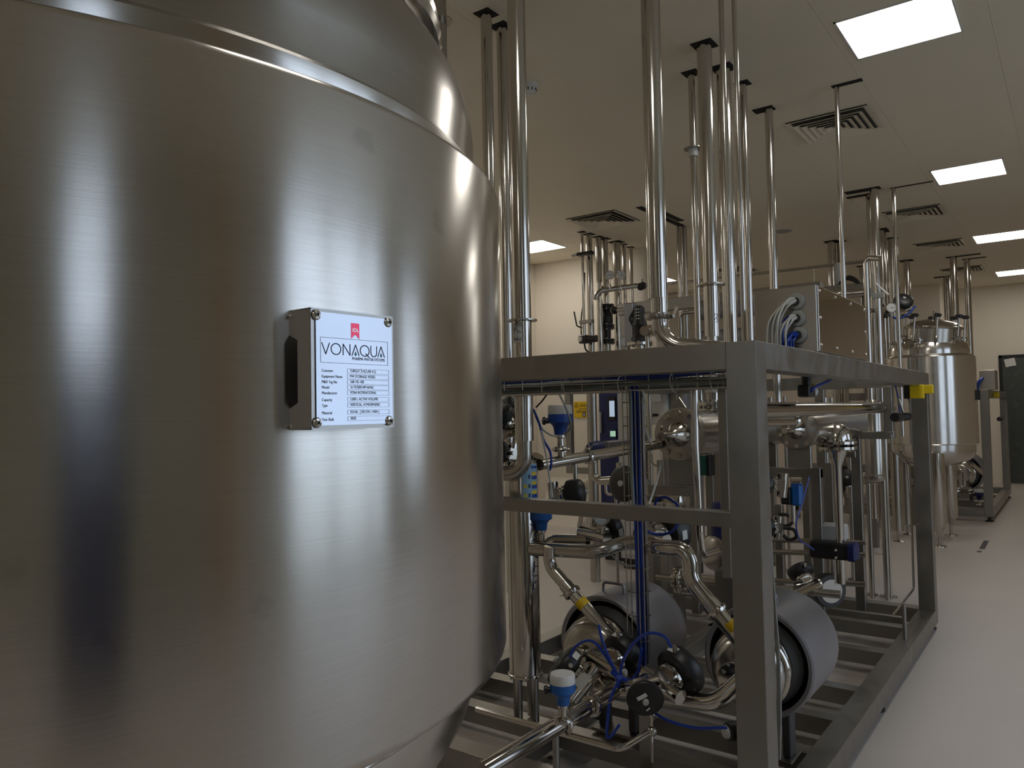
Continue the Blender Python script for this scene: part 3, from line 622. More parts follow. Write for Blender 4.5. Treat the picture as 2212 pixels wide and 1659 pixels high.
# red lever valve on the sixth pipe
p, r, t = RP[5]; z = zat(1353, 697, p); lv = thing('lever_valve', 'small valve with red lever on the sixth wall-side pipe', 'valve', (p.x, p.y, z))
MB().lathe((p.x, p.y, z-.05), (0,0,1), [(r*1.3, 0), (r*1.5, .02), (r*1.5, .08), (r*1.3, .10)], 16).build('body', M['red'], lv); MB().torus((p.x-.03, p.y-.06, z+.07), (.3, -1, .2), .055, .007, 18, 6).build('lever_ring', M['red'], lv)
MB().cyl((p.x-.15, p.y-.05, zat(1340, 671, p)), (p.x+.1, p.y-.05, zat(1360, 670, p)), .018, seg=10).build('side_tap', M['pipe2'], t)

# ------------------------------------------------------------------ two big pipes nearest the camera
pA = at(1128, 700, Y=2.75); rA = 40*mpp(pA)/2
tA = thing('clad_pipe', 'tall clad pipe beside the tank with a round collar and handwritten paper', 'pipe', (pA.x, pA.y, 1.3), 'tall clad pipes nearest the camera')
z1 = zat(1130, 952, pA); MB().cyl((pA.x, pA.y, z1), (pA.x, pA.y, CEIL-.004), rA, seg=36).build('cladding', M['pipe'], tA)
ze = zat(1120, 1022, pA); MB().tube([V(pA.x, pA.y, z1+.02), V(pA.x, pA.y, ze), V(pA.x-.5, pA.y-.12, ze-.02)], rA*.80, 28, .10, n=12).build('elbow', M['pipe2'], tA)
z = zat(1128, 694, pA); MB().lathe((pA.x, pA.y, z), (0,0,1), [(rA*1.64, 0), (rA*1.64, .006)], 48).build('collar', M['pipe2'], tA)
shade_cutout(pA.x-.07, pA.x+.07, pA.y-.07, pA.y+.07)
# paper wrapped on its left half and the pen strokes
def onpipe(p, r, a, z, e=.0): return V(p.x+(r+e)*math.cos(a), p.y+(r+e)*math.sin(a), z)
az = math.atan2(-pA.y, -pA.x)          # towards the camera
pp = MB(); zt_, zb_ = zat(1128, 699, pA), zat(1128, 741, pA); n = 10
lft = [az-.02-1.25*k/n for k in range(n+1)]
for k in range(n): pp.prism([onpipe(pA, rA, lft[k], zb_, .0006), onpipe(pA, rA, lft[k+1], zb_, .0006), onpipe(pA, rA, lft[k+1], zt_, .0006), onpipe(pA, rA, lft[k], zt_, .0006)], onpipe(pA, 0, (lft[k]+lft[k+1])/2, 0, .0006)-V(pA.x, pA.y, 0))
pp.build('paper_note', M['grey'], tA)
def pen(strokes, a0, z0, su, sz, p, r, parent, tw=.0013, mat='inkb'):
    for s_ in strokes: MB().tube([onpipe(p, r, a0+u*su/r, z0+v*sz, .0016) for u, v in s_], tw, 5).build('pen_stroke', M[mat], parent)
# letters "PW" over "Odis", an arrow above
H1 = [[(0, 0), (.12, 1)], [(.12, 1), (.5, 1.05), (.55, .7), (.1, .5)], [(.8, .75), (.9, .05), (1.15, .6), (1.35, .05), (1.65, .35)]]
H2 = [[(.1, .8), (-.05, .3), (.25, .1), (.4, .7)], [(.6, .5), (.5, .1), (.8, .15), (.85, 1.1), (.9, .1)], [(1.1, .5), (1.15, .1)], [(1.5, .6), (1.3, .45), (1.55, .2), (1.3, .0)]]
HA = [[(.3, 0), (.3, 1)], [(.1, .6), (.3, 1), (.55, .6)]]
pen(HA, az-.85, zat(1120, 706, pA), .025, .022, pA, rA, tA); pen(H1, az-1.0, zat(1120, 722, pA), .022, .024, pA, rA, tA); pen(H2, az-1.0, zat(1120, 738, pA), .022, .022, pA, rA, tA)

pB = at(1420, 600, Y=3.3); rB = 42*mpp(pB)/2
tB = thing('clad_pipe', 'tall shiny clad pipe ending in a clamped elbow above the skid beam', 'pipe', (pB.x, pB.y, 1.6), 'tall clad pipes nearest the camera')
z1 = zat(1420, 645, pB); MB().cyl((pB.x, pB.y, z1), (pB.x, pB.y, CEIL-.004), rB, seg=36).build('cladding', M['pipe'], tB); shade_cutout(pB.x-.08, pB.x+.08, pB.y-.08, pB.y+.08)
ze = zat(1425, 742, pB); MB().tube([V(pB.x+.006, pB.y, z1+.02), V(pB.x+.006, pB.y, ze-.005), V(pB.x+.40, pB.y+.08, ze-.06)], rB*.84, 30, .12, n=14).build('elbow', M['pipe'], tB)
z = zat(1425, 682, pB); MB().lathe((pB.x, pB.y, z), (0,0,1), [(rB*1.15, -.018), (rB*1.34, -.014), (rB*1.40, 0), (rB*1.40, .006), (rB*1.2, .010)], 36).build('clamp', M['pipe2'], tB)
q = V(pB.x, pB.y, z-.005)+CR*rB*1.45
MB().cyl(q-CF*.03, q+CF*.03, .007, seg=8).build('clamp_bolt', M['pipe2'], tB)
wn = MB(); wn.prism([q, q+V(.01,0,.0), q+CR*.03+V(0,0,.045), q+CR*.015+V(0,0,.05)], CF*.006); wn.prism([q, q+V(0,0,.012), q-CR*.03+V(0,0,-.02), q-CR*.035+V(0,0,-.035)], CF*.006); wn.build('wing_nut', M['pipe2'], tB)
# two slim pipes in front of the clad cluster
for (px0, px1, w0, lb) in ((1562, 1578, 12, 'left of two slim shiny pipes in front of the pipe cluster'), (1594, 1606, 11, 'right of two slim shiny pipes in front of the pipe cluster')):
    p = at((px0*.2+px1*.8), 600, Y=3.6); r = w0*mpp(p)/2; t = thing('ceiling_pipe', lb, 'pipe', (p.x, p.y, 1.4), 'vertical steel pipes from the ceiling')
    MB().cyl((p.x, p.y, 1.4), (p.x, p.y, CEIL-.004), r, seg=20).build('pipe_run', M['pipe'], t); shade_cutout(p.x-.03, p.x+.03, p.y-.03, p.y+.03)
# collared pipe behind the tank's manway
p = at(948, 60, Y=2.95); r = 34*mpp(p)/2; t = thing('clad_pipe', 'pipe with a round collar rising behind the tank manway', 'pipe', (p.x, p.y, .4), 'tall clad pipes nearest the camera')
MB().cyl((p.x, p.y, .4), (p.x, p.y, CEIL-.004), r, seg=32).build('cladding', M['pipe2'], t); MB().lathe((p.x, p.y, zat(948, 48, p)), (0,0,1), [(r*1.75, 0), (r*1.75, .007)], 40).build('collar', M['pipe2'], t); shade_cutout(p.x-.07, p.x+.07, p.y-.07, p.y+.07)
# ------------------------------------------------------------------ junction box on the skid's top rail
jb = thing('junction_box', 'stainless junction box with bundled cables standing on the skid top rail', 'junction box', (-.95, 3.6, FT))
JX0, JX1, JY0, JY1, JZ0, JZ1 = -1.085, FX-.006, 3.20, 4.07, FT+.002, FT+.275
MB().box((JX0, JY0, JZ0), (JX1, JY1, JZ1)).build('body', M['sheet'], jb, bevel=.003)
cv = MB().box((JX1, JY0+.012, JZ0+.006), (JX1+.004, JY1, JZ1-.004)).build('cover', M['mirror'], jb, bevel=.001)
for (yy, zz) in ((.03, .25), (.03, .14), (.03, .03), (.28, .25), (.28, .03), (.56, .25), (.56, .03), (.84, .25), (.84, .14), (.84, .03)):
    MB().lathe((JX1+.004, JY0+yy, JZ0+zz), (1,0,0), [(.007, 0), (.006, .005), (.001, .007)], 12).build('screw', M['pipe'], cv)
glands = []
for k, (px, py) in enumerate(((1720, 652), (1722, 688), (1725, 724))):
    g = at(px, py, Y=JY0-.001); glands.append(g)
    gd = MB().lathe(g, (0,-1,0), [(.035, 0), (.035, .006), (.031, .013), (.022, .015)], 28).build('cable_gland', M['cable'], jb); MB().lathe(g+V(0,-.016,0), (0,-1,0), [(.017, 0), (.017, .004)], 20).build('seal', M['rubber'], gd)
def bundle(g, n, mats, end, label, names, spread=.012):
    for k in range(n):
        a = k*2.4; o = V(math.cos(a)*.011, 0, math.sin(a)*.011); e = V(*end)+V((k-n/2)*.007, (k % 3)*.012, 0)
        dz_ = g.z-e.z; ex = g.x+o.x-e.x
        P = [g+o, g+o+V(-.012,-.028,.002), V(e.x+.45*ex, (g.y+e.y)/2-.02, g.z+o.z-.16*dz_), V(e.x+.12*ex, e.y-.005, g.z-.50*dz_), e, e+V(-.004, .01, -.10)]
        m_ = mats[k % len(mats)]; hose(names[m_ == 'hose'], label[m_ == 'hose'], 'cable', P, .0042, m_, 'cables entering the junction box')
lab = {False: 'pale grey cable arching from the junction box down behind the top rail', True: 'blue hose arching from the junction box down behind the top rail'}; nm = {False: 'control_cable', True: 'blue_hose'}
bundle(glands[0], 8, ['cablew', 'cable', 'cablew'], tuple(at(1672, 742, Y=3.10)), lab, nm)
bundle(glands[1], 7, ['cablew', 'hose', 'cablew'], tuple(at(1688, 746, Y=3.11)), lab, nm)
bundle(glands[2], 6, ['hose'], tuple(at(1702, 750, Y=3.12)), lab, nm)

# ------------------------------------------------------------------ filter column with label, left
pc_ = at(1131, 1250, Y=2.86); rc = 68*mpp(pc_)/2
fc_ = thing('filter_column', 'polished steel filter column with handwritten letters beside the tank', 'filter housing', (pc_.x, pc_.y, .13))
zt0, zb0 = zat(1131, 992, pc_), zat(1131, 1452, pc_)
MB().lathe((pc_.x, pc_.y, 0), (0,0,1), [(rc, zb0), (rc, zt0-.03), (rc*.94, zt0-.008), (rc*.6, zt0)], 48).build('housing', M['pipe'], fc_)
flange((pc_.x, pc_.y, zb0-.012), (0,0,1), rc*1.10, .014, fc_, 6, name='bottom_ring')
az = math.atan2(-pc_.y, -pc_.x)
for a in (az-.75, az+.85, az+2.6): 
    l_ = MB().cyl(onpipe(pc_, rc*.72, a, .135), onpipe(pc_, rc*.72, a, zb0), .021, seg=16).build('leg', M['pipe2'], fc_)
st = MB(); n = 10; zs0, zs1 = zat(1150, 1082, pc_), zat(1150, 1000, pc_)
aa = [az-.05+1.15*k/n for k in range(n+1)]
def wrap(m, p, r, a0, a1, z0, z1, e, n=8):
    A = [a0+(a1-a0)*k/n for k in range(n+1)]
    for k in range(n):
        q = [onpipe(p, r, A[k], z0, e), onpipe(p, r, A[k+1], z0, e), onpipe(p, r, A[k+1], z1, e), onpipe(p, r, A[k], z1, e)]
        m.prism(q, V(math.cos((A[k]+A[k+1])/2), math.sin((A[k]+A[k+1])/2), 0)*.0005)
    return m
M['pale'] = pmat('pale_blue_label', (.30, .50, .66), .5)
lb_ = wrap(MB(), pc_, rc, az+.05, az+1.25, zs0-.03, zs1, .0005).build('label_sheet', M['pale'], fc_, label='pale blue instruction label with yellow and blue fields')
hh = zs1-zs0
wrap(MB(), pc_, rc, az+.62, az+1.2, zs1-.09*hh*1.4, zs1-.01, .0012, 5).build('printed_field', M['blue'], lb_)
for k in range(4):
    zz = zs1-hh*(.36+.24*k)
    wrap(MB(), pc_, rc, az+.66, az+1.2, zz-.008, zz+.008, .0012, 5).build('printed_field', M['blue'], lb_); wrap(MB(), pc_, rc, az+.66, az+1.15, zz+.010, zz+.024, .0012, 5).build('printed_field', M['yellow'], lb_)
    wrap(MB(), pc_, rc, az+.42, az+.55, zz-.004, zz+.014, .0012, 2).build('pictogram', M['ink'], lb_)
    if k in (1, 2): wrap(MB(), pc_, rc, az+.14, az+.32, zz-.003, zz+.012, .0012, 3).build('warning_mark', M['yellow'], lb_)
# vertical handwriting, read upwards: S T A N K
LT = [[(.62, 0), (.1, .05), (.05, .5), (.45, .8), (.8, .75)], [(.05, 1.35), (.95, 1.3)], [(.2, 1.75), (.3, 2.75)], [(.25, 2.25), (1.0, 2.2)], [(1.0, 3.0), (.15, 3.25), (1.0, 3.6)], [(.65, 3.05), (.65, 3.5)], [(.1, 4.0), (.9, 3.95)], [(-.1, 4.75), (.9, 4.95)], [(.3, 5.2), (.9, 5.7)], [(-.2, 6.4), (.9, 5.95)]]
pen([[(u, v) for u, v in s_] for s_ in LT], az+.62, zat(1157, 1268, pc_), .036, .0458, pc_, rc, fc_, .0024, 'ink')

# ------------------------------------------------------------------ cable tray under the top front rail
ty0, ty1, tz = FY+.13, FY+.37, FT-.142
tr_ = thing('cable_tray', 'wire mesh cable tray slung under the front top rail of the skid', 'cable tray', (-1.8, ty0, tz))
for k in range(5):
    yy = ty0+(ty1-ty0)*k/4; MB().cyl((FXL+.1, yy, tz), (FX-.11, yy, tz), .0025, seg=6).build('wire', M['pipe2'], tr_)
for zz in (tz+.03, tz+.055):
    for yy in (ty0, ty1): MB().cyl((FXL+.1, yy, zz), (FX-.11, yy, zz), .0025, seg=6).build('wire', M['pipe2'], tr_)
for k in range(19):
    x = FXL+.15+k*.095; MB().tube([(x, ty0, tz+.055), (x, ty0, tz), (x, ty1, tz), (x, ty1, tz+.055)], .0022, 5).build('cross_wire', M['pipe2'], tr_)
random.seed(3)
for k in range(13):
    m_ = ['cabled', 'cable', 'cabled', 'hose', 'cabled', 'cabled', 'cable', 'cabled', 'cabled', 'hose', 'cabled', 'cable', 'cabled'][k]
    yy = ty0+.006+.015*k; z_ = tz+.010+random.random()*.022
    if m_ == 'hose': z_ = tz+.052; yy = ty0+.012+.001*k
    P = [V(FXL+.12+i*.34, yy+random.uniform(-.006, .006), z_+random.uniform(-.006, .010)) for i in range(6)]
    hose('tray_hose' if m_ == 'hose' else 'tray_cable', 'blue hose lying in the wire tray under the front rail' if m_ == 'hose' else 'grey cable lying in the wire tray under the front rail', 'hose' if m_ == 'hose' else 'cable', P, .0075 if m_ != 'hose' else .009, m_, 'cables in the front tray')
# cables hanging in a loose loop at the tray's left end
for k in range(5):
    hose('slack_cable', 'slack grey cable looped below the left end of the tray', 'cable', [at(1096, 800+k*4, Y=2.62), at(1092, 828+k*4, Y=2.62), at(1116, 838+k*3, Y=2.63), at(1170, 830+k*2, Y=2.62)], .005, 'cable', 'slack cables at the tray end')
for k, x in enumerate((-1.62, -1.38, -1.17, -1.02)):
    tie = MB().torus((x, ty0+.0, tz+.02), (1,0,.1), .034, .0016, 18, 5).build('cable_tie', M['cablew'], None, (x, ty0, tz+.02)); tag(tie, ['leftmost', 'second', 'third', 'rightmost'][k]+' thin pale cable tie looped round the front tray cables', 'cable tie', 'cable ties on the front tray')
# vertical tray with blue hoses
vt = at(1378, 1100, Y=2.66); zv0, zv1 = .42, FT-.12
vtr = thing('vertical_cable_tray', 'narrow upright wire tray with blue hoses behind the front frame', 'cable tray', (vt.x, vt.y, zv0))
for dx in (-.040, -.020, .014, .034): MB().cyl((vt.x+dx, vt.y-.03, zv0), (vt.x+dx, vt.y-.03, zv1), .0022, seg=6).build('wire', M['pipe2'], vtr)
for k in range(13): z_ = zv0+.05+k*.09; MB().tube([(vt.x-.040, vt.y+.02, z_), (vt.x-.040, vt.y-.03, z_), (vt.x+.034, vt.y-.03, z_), (vt.x+.034, vt.y+.02, z_)], .002, 5).build('cross_wire', M['pipe2'], vtr)
MB().box((vt.x-.018, vt.y+.0, zv0-.28), (vt.x+.028, vt.y+.02, zv1)).build('backing_strip', M['frame'], vtr)
for k, dx in enumerate((-.002, .010, .022)):
    hose('riser_hose', 'blue air hose running up the narrow upright tray', 'hose', [V(vt.x+dx, vt.y-.014, zv0), V(vt.x+dx+.002, vt.y-.016, .8), V(vt.x+dx-.003, vt.y-.014, 1.2), V(vt.x+dx, vt.y-.014, zv1-.06), V(vt.x+dx-.02, vt.y-.01, zv1)], .0062, 'hose', 'blue hoses in the upright tray')
hose('bent_cable', 'thick grey cable bending from the tray down beside the blue hoses', 'cable', [at(1290, 832, Y=2.62), at(1340, 828, Y=2.62), at(1358, 840, Y=2.62), at(1362, 870, Y=2.62), at(1364, 1000, Y=2.62), at(1368, 1090, Y=2.62)], .007, 'cabled')
hose('white_cable', 'pale cable dropping from the tray right of the blue hoses', 'cable', [at(1384, 836, Y=2.66), at(1390, 860, Y=2.68), at(1392, 915, Y=2.9), at(1400, 945, Y=3.2), at(1408, 960, Y=3.6)], .006, 'cablew')

# ------------------------------------------------------------------ two pumps
def pump(cx, cy, cz, r, L, label):
    t = thing('centrifugal_pump', label, 'pump', (cx, cy, BT), 'centrifugal pumps on the skid')
    sh = MB().lathe((cx, cy, cz), (0,1,0), [(r*.90, .10), (r*.90, .004), (r*.965, 0), (r, .006), (r, L-.05), (r*.98, L-.02), (r*.90, L), (r*.3, L+.004)], 64, False, True).build('cowl', M['motor'], t, label='grey cylindrical motor cowl open at the front')
    MB().lathe((cx, cy, cz), (0,1,0), [(r*.62, -.02), (r*.80, .02), (r*.80, .16), (r*.88, .17), (r*.88, .18)], 48).build('motor_body', M['motord'], t)
    MB().lathe((cx, cy, cz), (0,1,0), [(r*.2, -.05), (r*.60, -.045), (r*.66, -.035), (r*.66, -.015), (r*.5, -.01)], 48).build('adapter_plate', M['pipe'], t)
    MB().lathe((cx-.012, cy-.06, cz-.015), (0,-1,0), [(r*.60, -.012), (r*.66, 0), (r*.67, .018), (r*.60, .045), (r*.44, .062), (r*.30, .066), (r*.26, .07), (r*.22, .13)], 48, True, True).build('volute', M['pipe2'], t)
    MB().torus((cx-.012, cy-.045, cz-.015), (0,1,0), r*.66, .012, 48, 8).build('volute_ring', M['pipe'], t)
    flange((cx-.012, cy-.19, cz-.015), (0,-1,0), r*.32, .018, t, 6, name='inlet_flange')
    for s_ in (-1, 1): MB().box((cx+s_*r*.34-.016, cy+.10, BT+.012), (cx+s_*r*.34+.016, cy+L*.42, cz-r*.90)).build('foot', M['motord'], t, bevel=.004)
    MB().box((cx-r*.48, cy+.06, BT), (cx+r*.48, cy+L*.55, BT+.012)).build('base_plate', M['frame'], t, bevel=.002)
    MB().tube([(cx-.05, cy+.10, cz+r*.98), (cx-.05, cy+.10, cz+r+.035), (cx+.05, cy+.10, cz+r+.035), (cx+.05, cy+.10, cz+r*.98)], .006, 8, .015).build('lifting_eye', M['motor'], t)
    return t
P1 = V(-1.655, 2.86, .52); P2 = V(-1.045, 2.99, .53); PR = .215
pump(*P1, PR, .40, 'pump with grey cylindrical motor cowl beside the steam column')
pump(*P2, PR, .40, 'pump with grey cylindrical motor cowl behind the front corner post')
# discharge lines
def run(name, label, pts, r, bend=.08, mat='pipe', group='process pipe runs on the skid', seg=22, cat='pipe'):
    t = thing(name, label, cat, tuple(pts[0]), group); MB().tube(pts, r, seg, bend, n=10).build('pipe_run', M[mat], t); return t
YD = 2.80
a0, a1, a2, a3 = at(1318, 1372, Y=YD), at(1250, 1294, Y=YD), at(1186, 1222, Y=YD), at(1188, 1180, Y=YD)
t = run('discharge_pipe', 'slanting pump outlet pipe with a yellow label, left one', [a0, a2, a3], .027, .09)
d_ = (a0-a2).normalized(); clamp(at(1236, 1280, Y=YD), d_, .027, t, wing=(-.8, 0, -.3))
wq = at(1258, 1304, Y=YD); MB().lathe(wq-d_*.016, d_, [(.0278, 0), (.0278, .034)], 24).build('yellow_label', M['tape'], t)
MB().lathe(at(1220, 1262, Y=YD), d_, [(.030, 0), (.030, .045)], 24).build('check_valve', M['pipe'], t)
YE = 2.72
b0, b2, b3, b4 = at(1608, 1395, Y=YE), at(1492, 1252, Y=YE), at(1490, 1186, Y=YE), at(1412, 1182, Y=YE)
t = run('discharge_pipe', 'slanting pump outlet pipe with a yellow label, bending over at the top', [b0, b2, b3, b4], .030, .09)
d_ = (b0-b2).normalized(); clamp(at(1548, 1322, Y=YE), d_, .030, t, wing=(-.8, 0, -.4)); wq = at(1581, 1352, Y=YE); MB().lathe(wq-d_*.016, d_, [(.0308, 0), (.0308, .034)], 24).build('yellow_label', M['tape'], t)
MB().lathe(at(1533, 1303, Y=YE), d_, [(.034, 0), (.034, .055)], 24).build('check_valve', M['pipe'], t)
# upper manifold with two valves
run('manifold_pipe', 'curved horizontal manifold pipe under the middle rail', [at(1150, 1186, Y=2.84), at(1292, 1193, Y=2.80), at(1345, 1172, Y=2.90), at(1425, 1172, Y=2.92)], .030, .10, 'pipe2')
run('manifold_pipe', 'short arched pipe stub lying behind the curved manifold', [at(1178, 1192, Y=2.86), at(1190, 1166, Y=2.90), at(1270, 1168, Y=2.92)], .026, .06, 'pipe2')
dvalve(at(1283, 1156, Y=2.92), (.25, .9, .18), (1, 0, 0), .085, 'black actuator valve under the middle rail beside the dial gauge', hgt=.8)
dvalve(at(1408, 1160, Y=2.94), (.35, .9, .15), (1, 0, 0), .092, 'black actuator valve under the middle rail right of the upright tray', hgt=1.3)
gauge(at(1300, 1118, Y=2.88), (.45, -.88, .1), .036, 'round dial gauge just below the middle rail', sl=.05)
transmitter(at(1170, 1178, Y=2.88), .19, 'blue sensor head just under the middle rail beside the filter column', cap='bluel', body='bluel')
# sensor line above the middle rail
l0, l1 = at(1166, 1004, Y=2.95), at(1422, 960, Y=3.92)
t = run('sensor_pipe', 'long sloping pipe above the middle rail carrying a sensor head', [l0, l1], .027, mat='pipe')
dl = (l1-l0).normalized(); clamp(l0+(l1-l0)*.36, dl, .027, t, wing=(0,0,1))
ps = l0+(l1-l0)*.155; MB().cyl(ps, ps+V(0,0,.05), .017, seg=16).build('branch', M['pipe'], t); transmitter(ps+V(0,0,.045), .225, 'blue sensor head with grey cap on the long sloping pipe')
MB().cyl(l0+(l1-l0)*.26, l0+(l1-l0)*.26+V(0,0,-.10), .011, seg=12).build('drain_stub', M['pipe2'], t)
# valves between tank and sensor pipe
dvalve(at(1150, 1012, Y=2.98), (-.6, -.2, .35), (1, .2, 0), .075, 'black actuator valve behind the elbow at the tank edge', rb=.03, sticker=False)
dvalve(at(1196, 1068, Y=3.0), (.5, .2, .05), (0, 0, 1), .062, 'black bulky actuator right of the label sheet', rb=.026, sticker=False, hgt=1.7)
dvalve(at(1106, 930, Y=2.9), (-.2, -.5, .6), (1, .2, 0), .070, 'upper black actuator valve at the tank edge under the top rail', rb=.03, sticker=False)
dvalve(at(1104, 985, Y=2.88), (-.1, -.8, .2), (0, 0, 1), .06, 'lower black actuator valve at the tank edge with steel ferrules', rb=.03, sticker=False)
dvalve(at(1120, 888, Y=3.0), (-.3, -.7, .3), (0, 0, 1), .052, 'small black valve head behind the tall clad pipe under the tray', rb=.02, sticker=False)
hose('blue_hose', 'blue hose hanging from the tray to the tank-edge valves', 'hose', [at(1152, 884, Y=2.8), at(1165, 915, Y=2.8), at(1174, 950, Y=2.8), at(1188, 975, Y=2.8), at(1191, 1000, Y=2.8), at(1187, 1016, Y=2.8)], .0055, 'hose')
hose('sensor_cable', 'grey cable looping from the tray to the upper sensor head', 'cable', [at(1205, 845, Y=2.9), at(1222, 880, Y=2.9), at(1233, 915, Y=2.95), at(1228, 930, Y=2.98), at(1218, 938, Y=3.0)], .005, 'cable')
hose('sensor_cable', 'second grey cable looping from the tray towards the sloping pipe', 'cable', [at(1157, 900, Y=2.82), at(1170, 925, Y=2.85), at(1186, 938, Y=2.9), at(1198, 942, Y=2.95)], .004, 'cable')
hose('white_cable', 'pale cable hanging in front of the label sheet', 'cable', [at(1168, 930, Y=2.78), at(1178, 975, Y=2.78), at(1187, 1030, Y=2.78), at(1194, 1075, Y=2.78)], .004, 'cablew')
hose('black_cable', 'black cable curving down at the tank edge below the tray', 'cable', [at(1096, 895, Y=2.8), at(1095, 918, Y=2.8), at(1104, 927, Y=2.8), at(1116, 922, Y=2.8)], .004, 'rubber')
hose('black_cable', 'straight dark cable slanting down from the tray near the tank edge', 'cable', [at(1186, 845, Y=2.85), at(1172, 865, Y=2.85), at(1158, 880, Y=2.85)], .004, 'rubber')
hose('blue_hose', 'blue hose looping across the middle rail beside the upright tray', 'hose', [at(1384, 1120, Y=2.68), at(1395, 1145, Y=2.72), at(1425, 1155, Y=2.75), at(1455, 1145, Y=2.75), at(1468, 1115, Y=2.75), at(1462, 1090, Y=2.75), at(1440, 1075, Y=2.75), at(1420, 1078, Y=2.75), at(1414, 1095, Y=2.75)], .0055, 'hose')
hose('grey_cable', 'grey cable sagging under the curved manifold', 'cable', [at(1315, 1193, Y=2.85), at(1335, 1212, Y=2.85), at(1358, 1222, Y=2.85), at(1372, 1222, Y=2.85)], .005, 'cable')
# ------------------------------------------------------------------ lower valves and pipes in front of the pumps
q0, q1 = at(1040, 1668, Z=.50), at(1296, 1512, Z=.50)
t = run('inlet_pipe', 'thick shiny inlet pipe slanting in from the lower edge', [q0, q1], .026*1.05, mat='pipe')
dq = (q1-q0).normalized(); clamp(at(1216, 1562, Z=.50), dq, .027, t, wing=(0,0,1)); clamp(at(1278, 1524, Z=.5), dq, .027, t, wing=(.5,0,.6))
MB().cyl(at(1200, 1575, Z=.50), at(1200, 1575, Z=.50)+V(0,0,-.36), .011, seg=12).build('support_rod', M['frame'], t)
MB().box(tuple(at(1200, 1575, Z=.14)-V(.03,.03,.14)), tuple(at(1200, 1575, Z=.14)+V(.0,.0,-.12))).build('support_foot', M['frame'], t)
transmitter(at(1217, 1560, Z=.535), .155, 'blue sensor head with white cap on the slanting inlet pipe', cap='white', body='bluel')
YS = 2.58
s0, s1, s2, s3 = at(1290, 1480, Y=YS), at(1420, 1505, Y=YS), at(1545, 1520, Y=YS), at(1612, 1460, Y=YS+.05)
run('suction_pipe', 'curved suction pipe leading to the pump behind the corner post', [s0, s1, s2, s3], .030, .12)
run('suction_pipe', 'suction pipe rising from the slanting inlet to the left pump', [at(1296, 1512, Z=.50), at(1330, 1490, Y=2.5), at(1300, 1462, Y=2.6), at(1285, 1425, Y=2.66)], .027, .05)
dvalve(at(1262, 1478, Y=2.50), (-.75, -.25, .62), (.5, .6, .3), .082, 'black actuator valve tilted left with a white sticker near the floor', side=(.1, -.3, 1))
dvalve(at(1310, 1440, Y=2.55), (.25, .85, .30), (1, 0, -.1), .085, 'shiny bonnet valve between the blue hoses in front of the left pump', side=(0, -.2, 1))
dvalve(at(1430, 1480, Y=2.52), (.35, .85, .35), (1, 0, -.1), .092, 'black actuator valve with white sticker right of the hose knot', side=(0, -.2, 1))
# round disc valve facing the camera
dv = at(1372, 1520, Y=2.36); dvalve(dv+V(-.02, .10, .03), (.50, -.82, -.22), (.8, .5, .3), .064, 'black disc valve facing the camera with white and yellow stickers', rb=.026, sticker=False, hgt=.75)
fx = V(.50, -.82, -.22).normalized(); cc = dv+V(-.02, .10, .03)+fx*(.034+.02+.064*.75*.92+.003); uu = V(.82, .50, 0).normalized(); vv = fx.cross(uu)*-1
ds = thing('valve_sticker', 'white sticker on the black disc valve face', 'sticker', tuple(cc)); MB().cbox(cc-uu*.012+vv*.018*-1, .036, .014, .0015, ((uu*.85+vv*-.52).normalized(), (uu*.52+vv*.85).normalized(), fx)).build('paper', M['paper'], ds); MB().cbox(cc+uu*.008+vv*.028, .016, .005, .0015, ((uu*.7-vv*.7).normalized(), (uu*.7+vv*.7).normalized(), fx)).build('small_strip', M['paper'], ds)
run('drain_pipe', 'thin drain pipe along the skid front bending up at its end', [at(1030, 1532, Y=2.40), at(1340, 1620, Y=2.34), at(1408, 1578, Y=2.42)], .0115, .06)
dt_ = at(1408, 1580, Y=2.42); dtap = thing('drain_tap', 'small drain tap with lever at the end of the thin drain pipe', 'tap', tuple(dt_))
MB().ball(dt_, .018).build('body', M['pipe2'], dtap); MB().tube([dt_, dt_+V(.01, -.02, -.03), dt_+V(.015, -.03, -.09)], .005, 8, .01).build('lever', M['pipe2'], dtap); MB().tube([dt_, dt_+V(.0, .01, .05), dt_+V(-.03, .02, .09)], .006, 8, .01).build('neck', M['pipe'], dtap)
# blue hoses in front of the pumps
Yh = 2.40
def hz(pts, Y=Yh): return [at(a, b, Y=Y) for a, b in pts]
knot = (1338, 1466)
hose('blue_hose', 'blue hose arching left from the hose knot to the tilted valve', 'hose', hz([(1232, 1420), (1240, 1400), (1262, 1385), (1285, 1388), (1310, 1420), knot]), .0052, 'hose')
hose('blue_hose', 'blue hose running up from the hose knot towards the left pump', 'hose', hz([(1293, 1350), (1303, 1390), (1318, 1425), knot]), .0052, 'hose')
hose('blue_hose', 'blue hose arching high right from the hose knot to the right valve', 'hose', hz([knot, (1345, 1430), (1368, 1390), (1402, 1368), (1435, 1375), (1451, 1400)]), .0052, 'hose')
hose('blue_hose', 'blue hose hanging from the hose knot down to the disc valve', 'hose', hz([knot, (1318, 1510), (1312, 1560), (1311, 1588), (1318, 1592), (1338, 1566)], 2.33), .0052, 'hose')
hose('blue_hose', 'blue hose running right from the knot and up the upright tray', 'hose', hz([knot, (1360, 1470), (1378, 1450), (1386, 1400)], 2.5), .0052, 'hose')
hose('blue_hose', 'low blue hose crossing right above the base to the corner post', 'hose', hz([(1404, 1532), (1440, 1555), (1500, 1572), (1570, 1572)], 2.44), .0052, 'hose')
kn = at(*knot, Y=Yh); kt = thing('hose_knot', 'blue tee fitting where the blue hoses meet', 'hose fitting', tuple(kn)); MB().ball(kn, .016).build('body', M['hose'], kt)
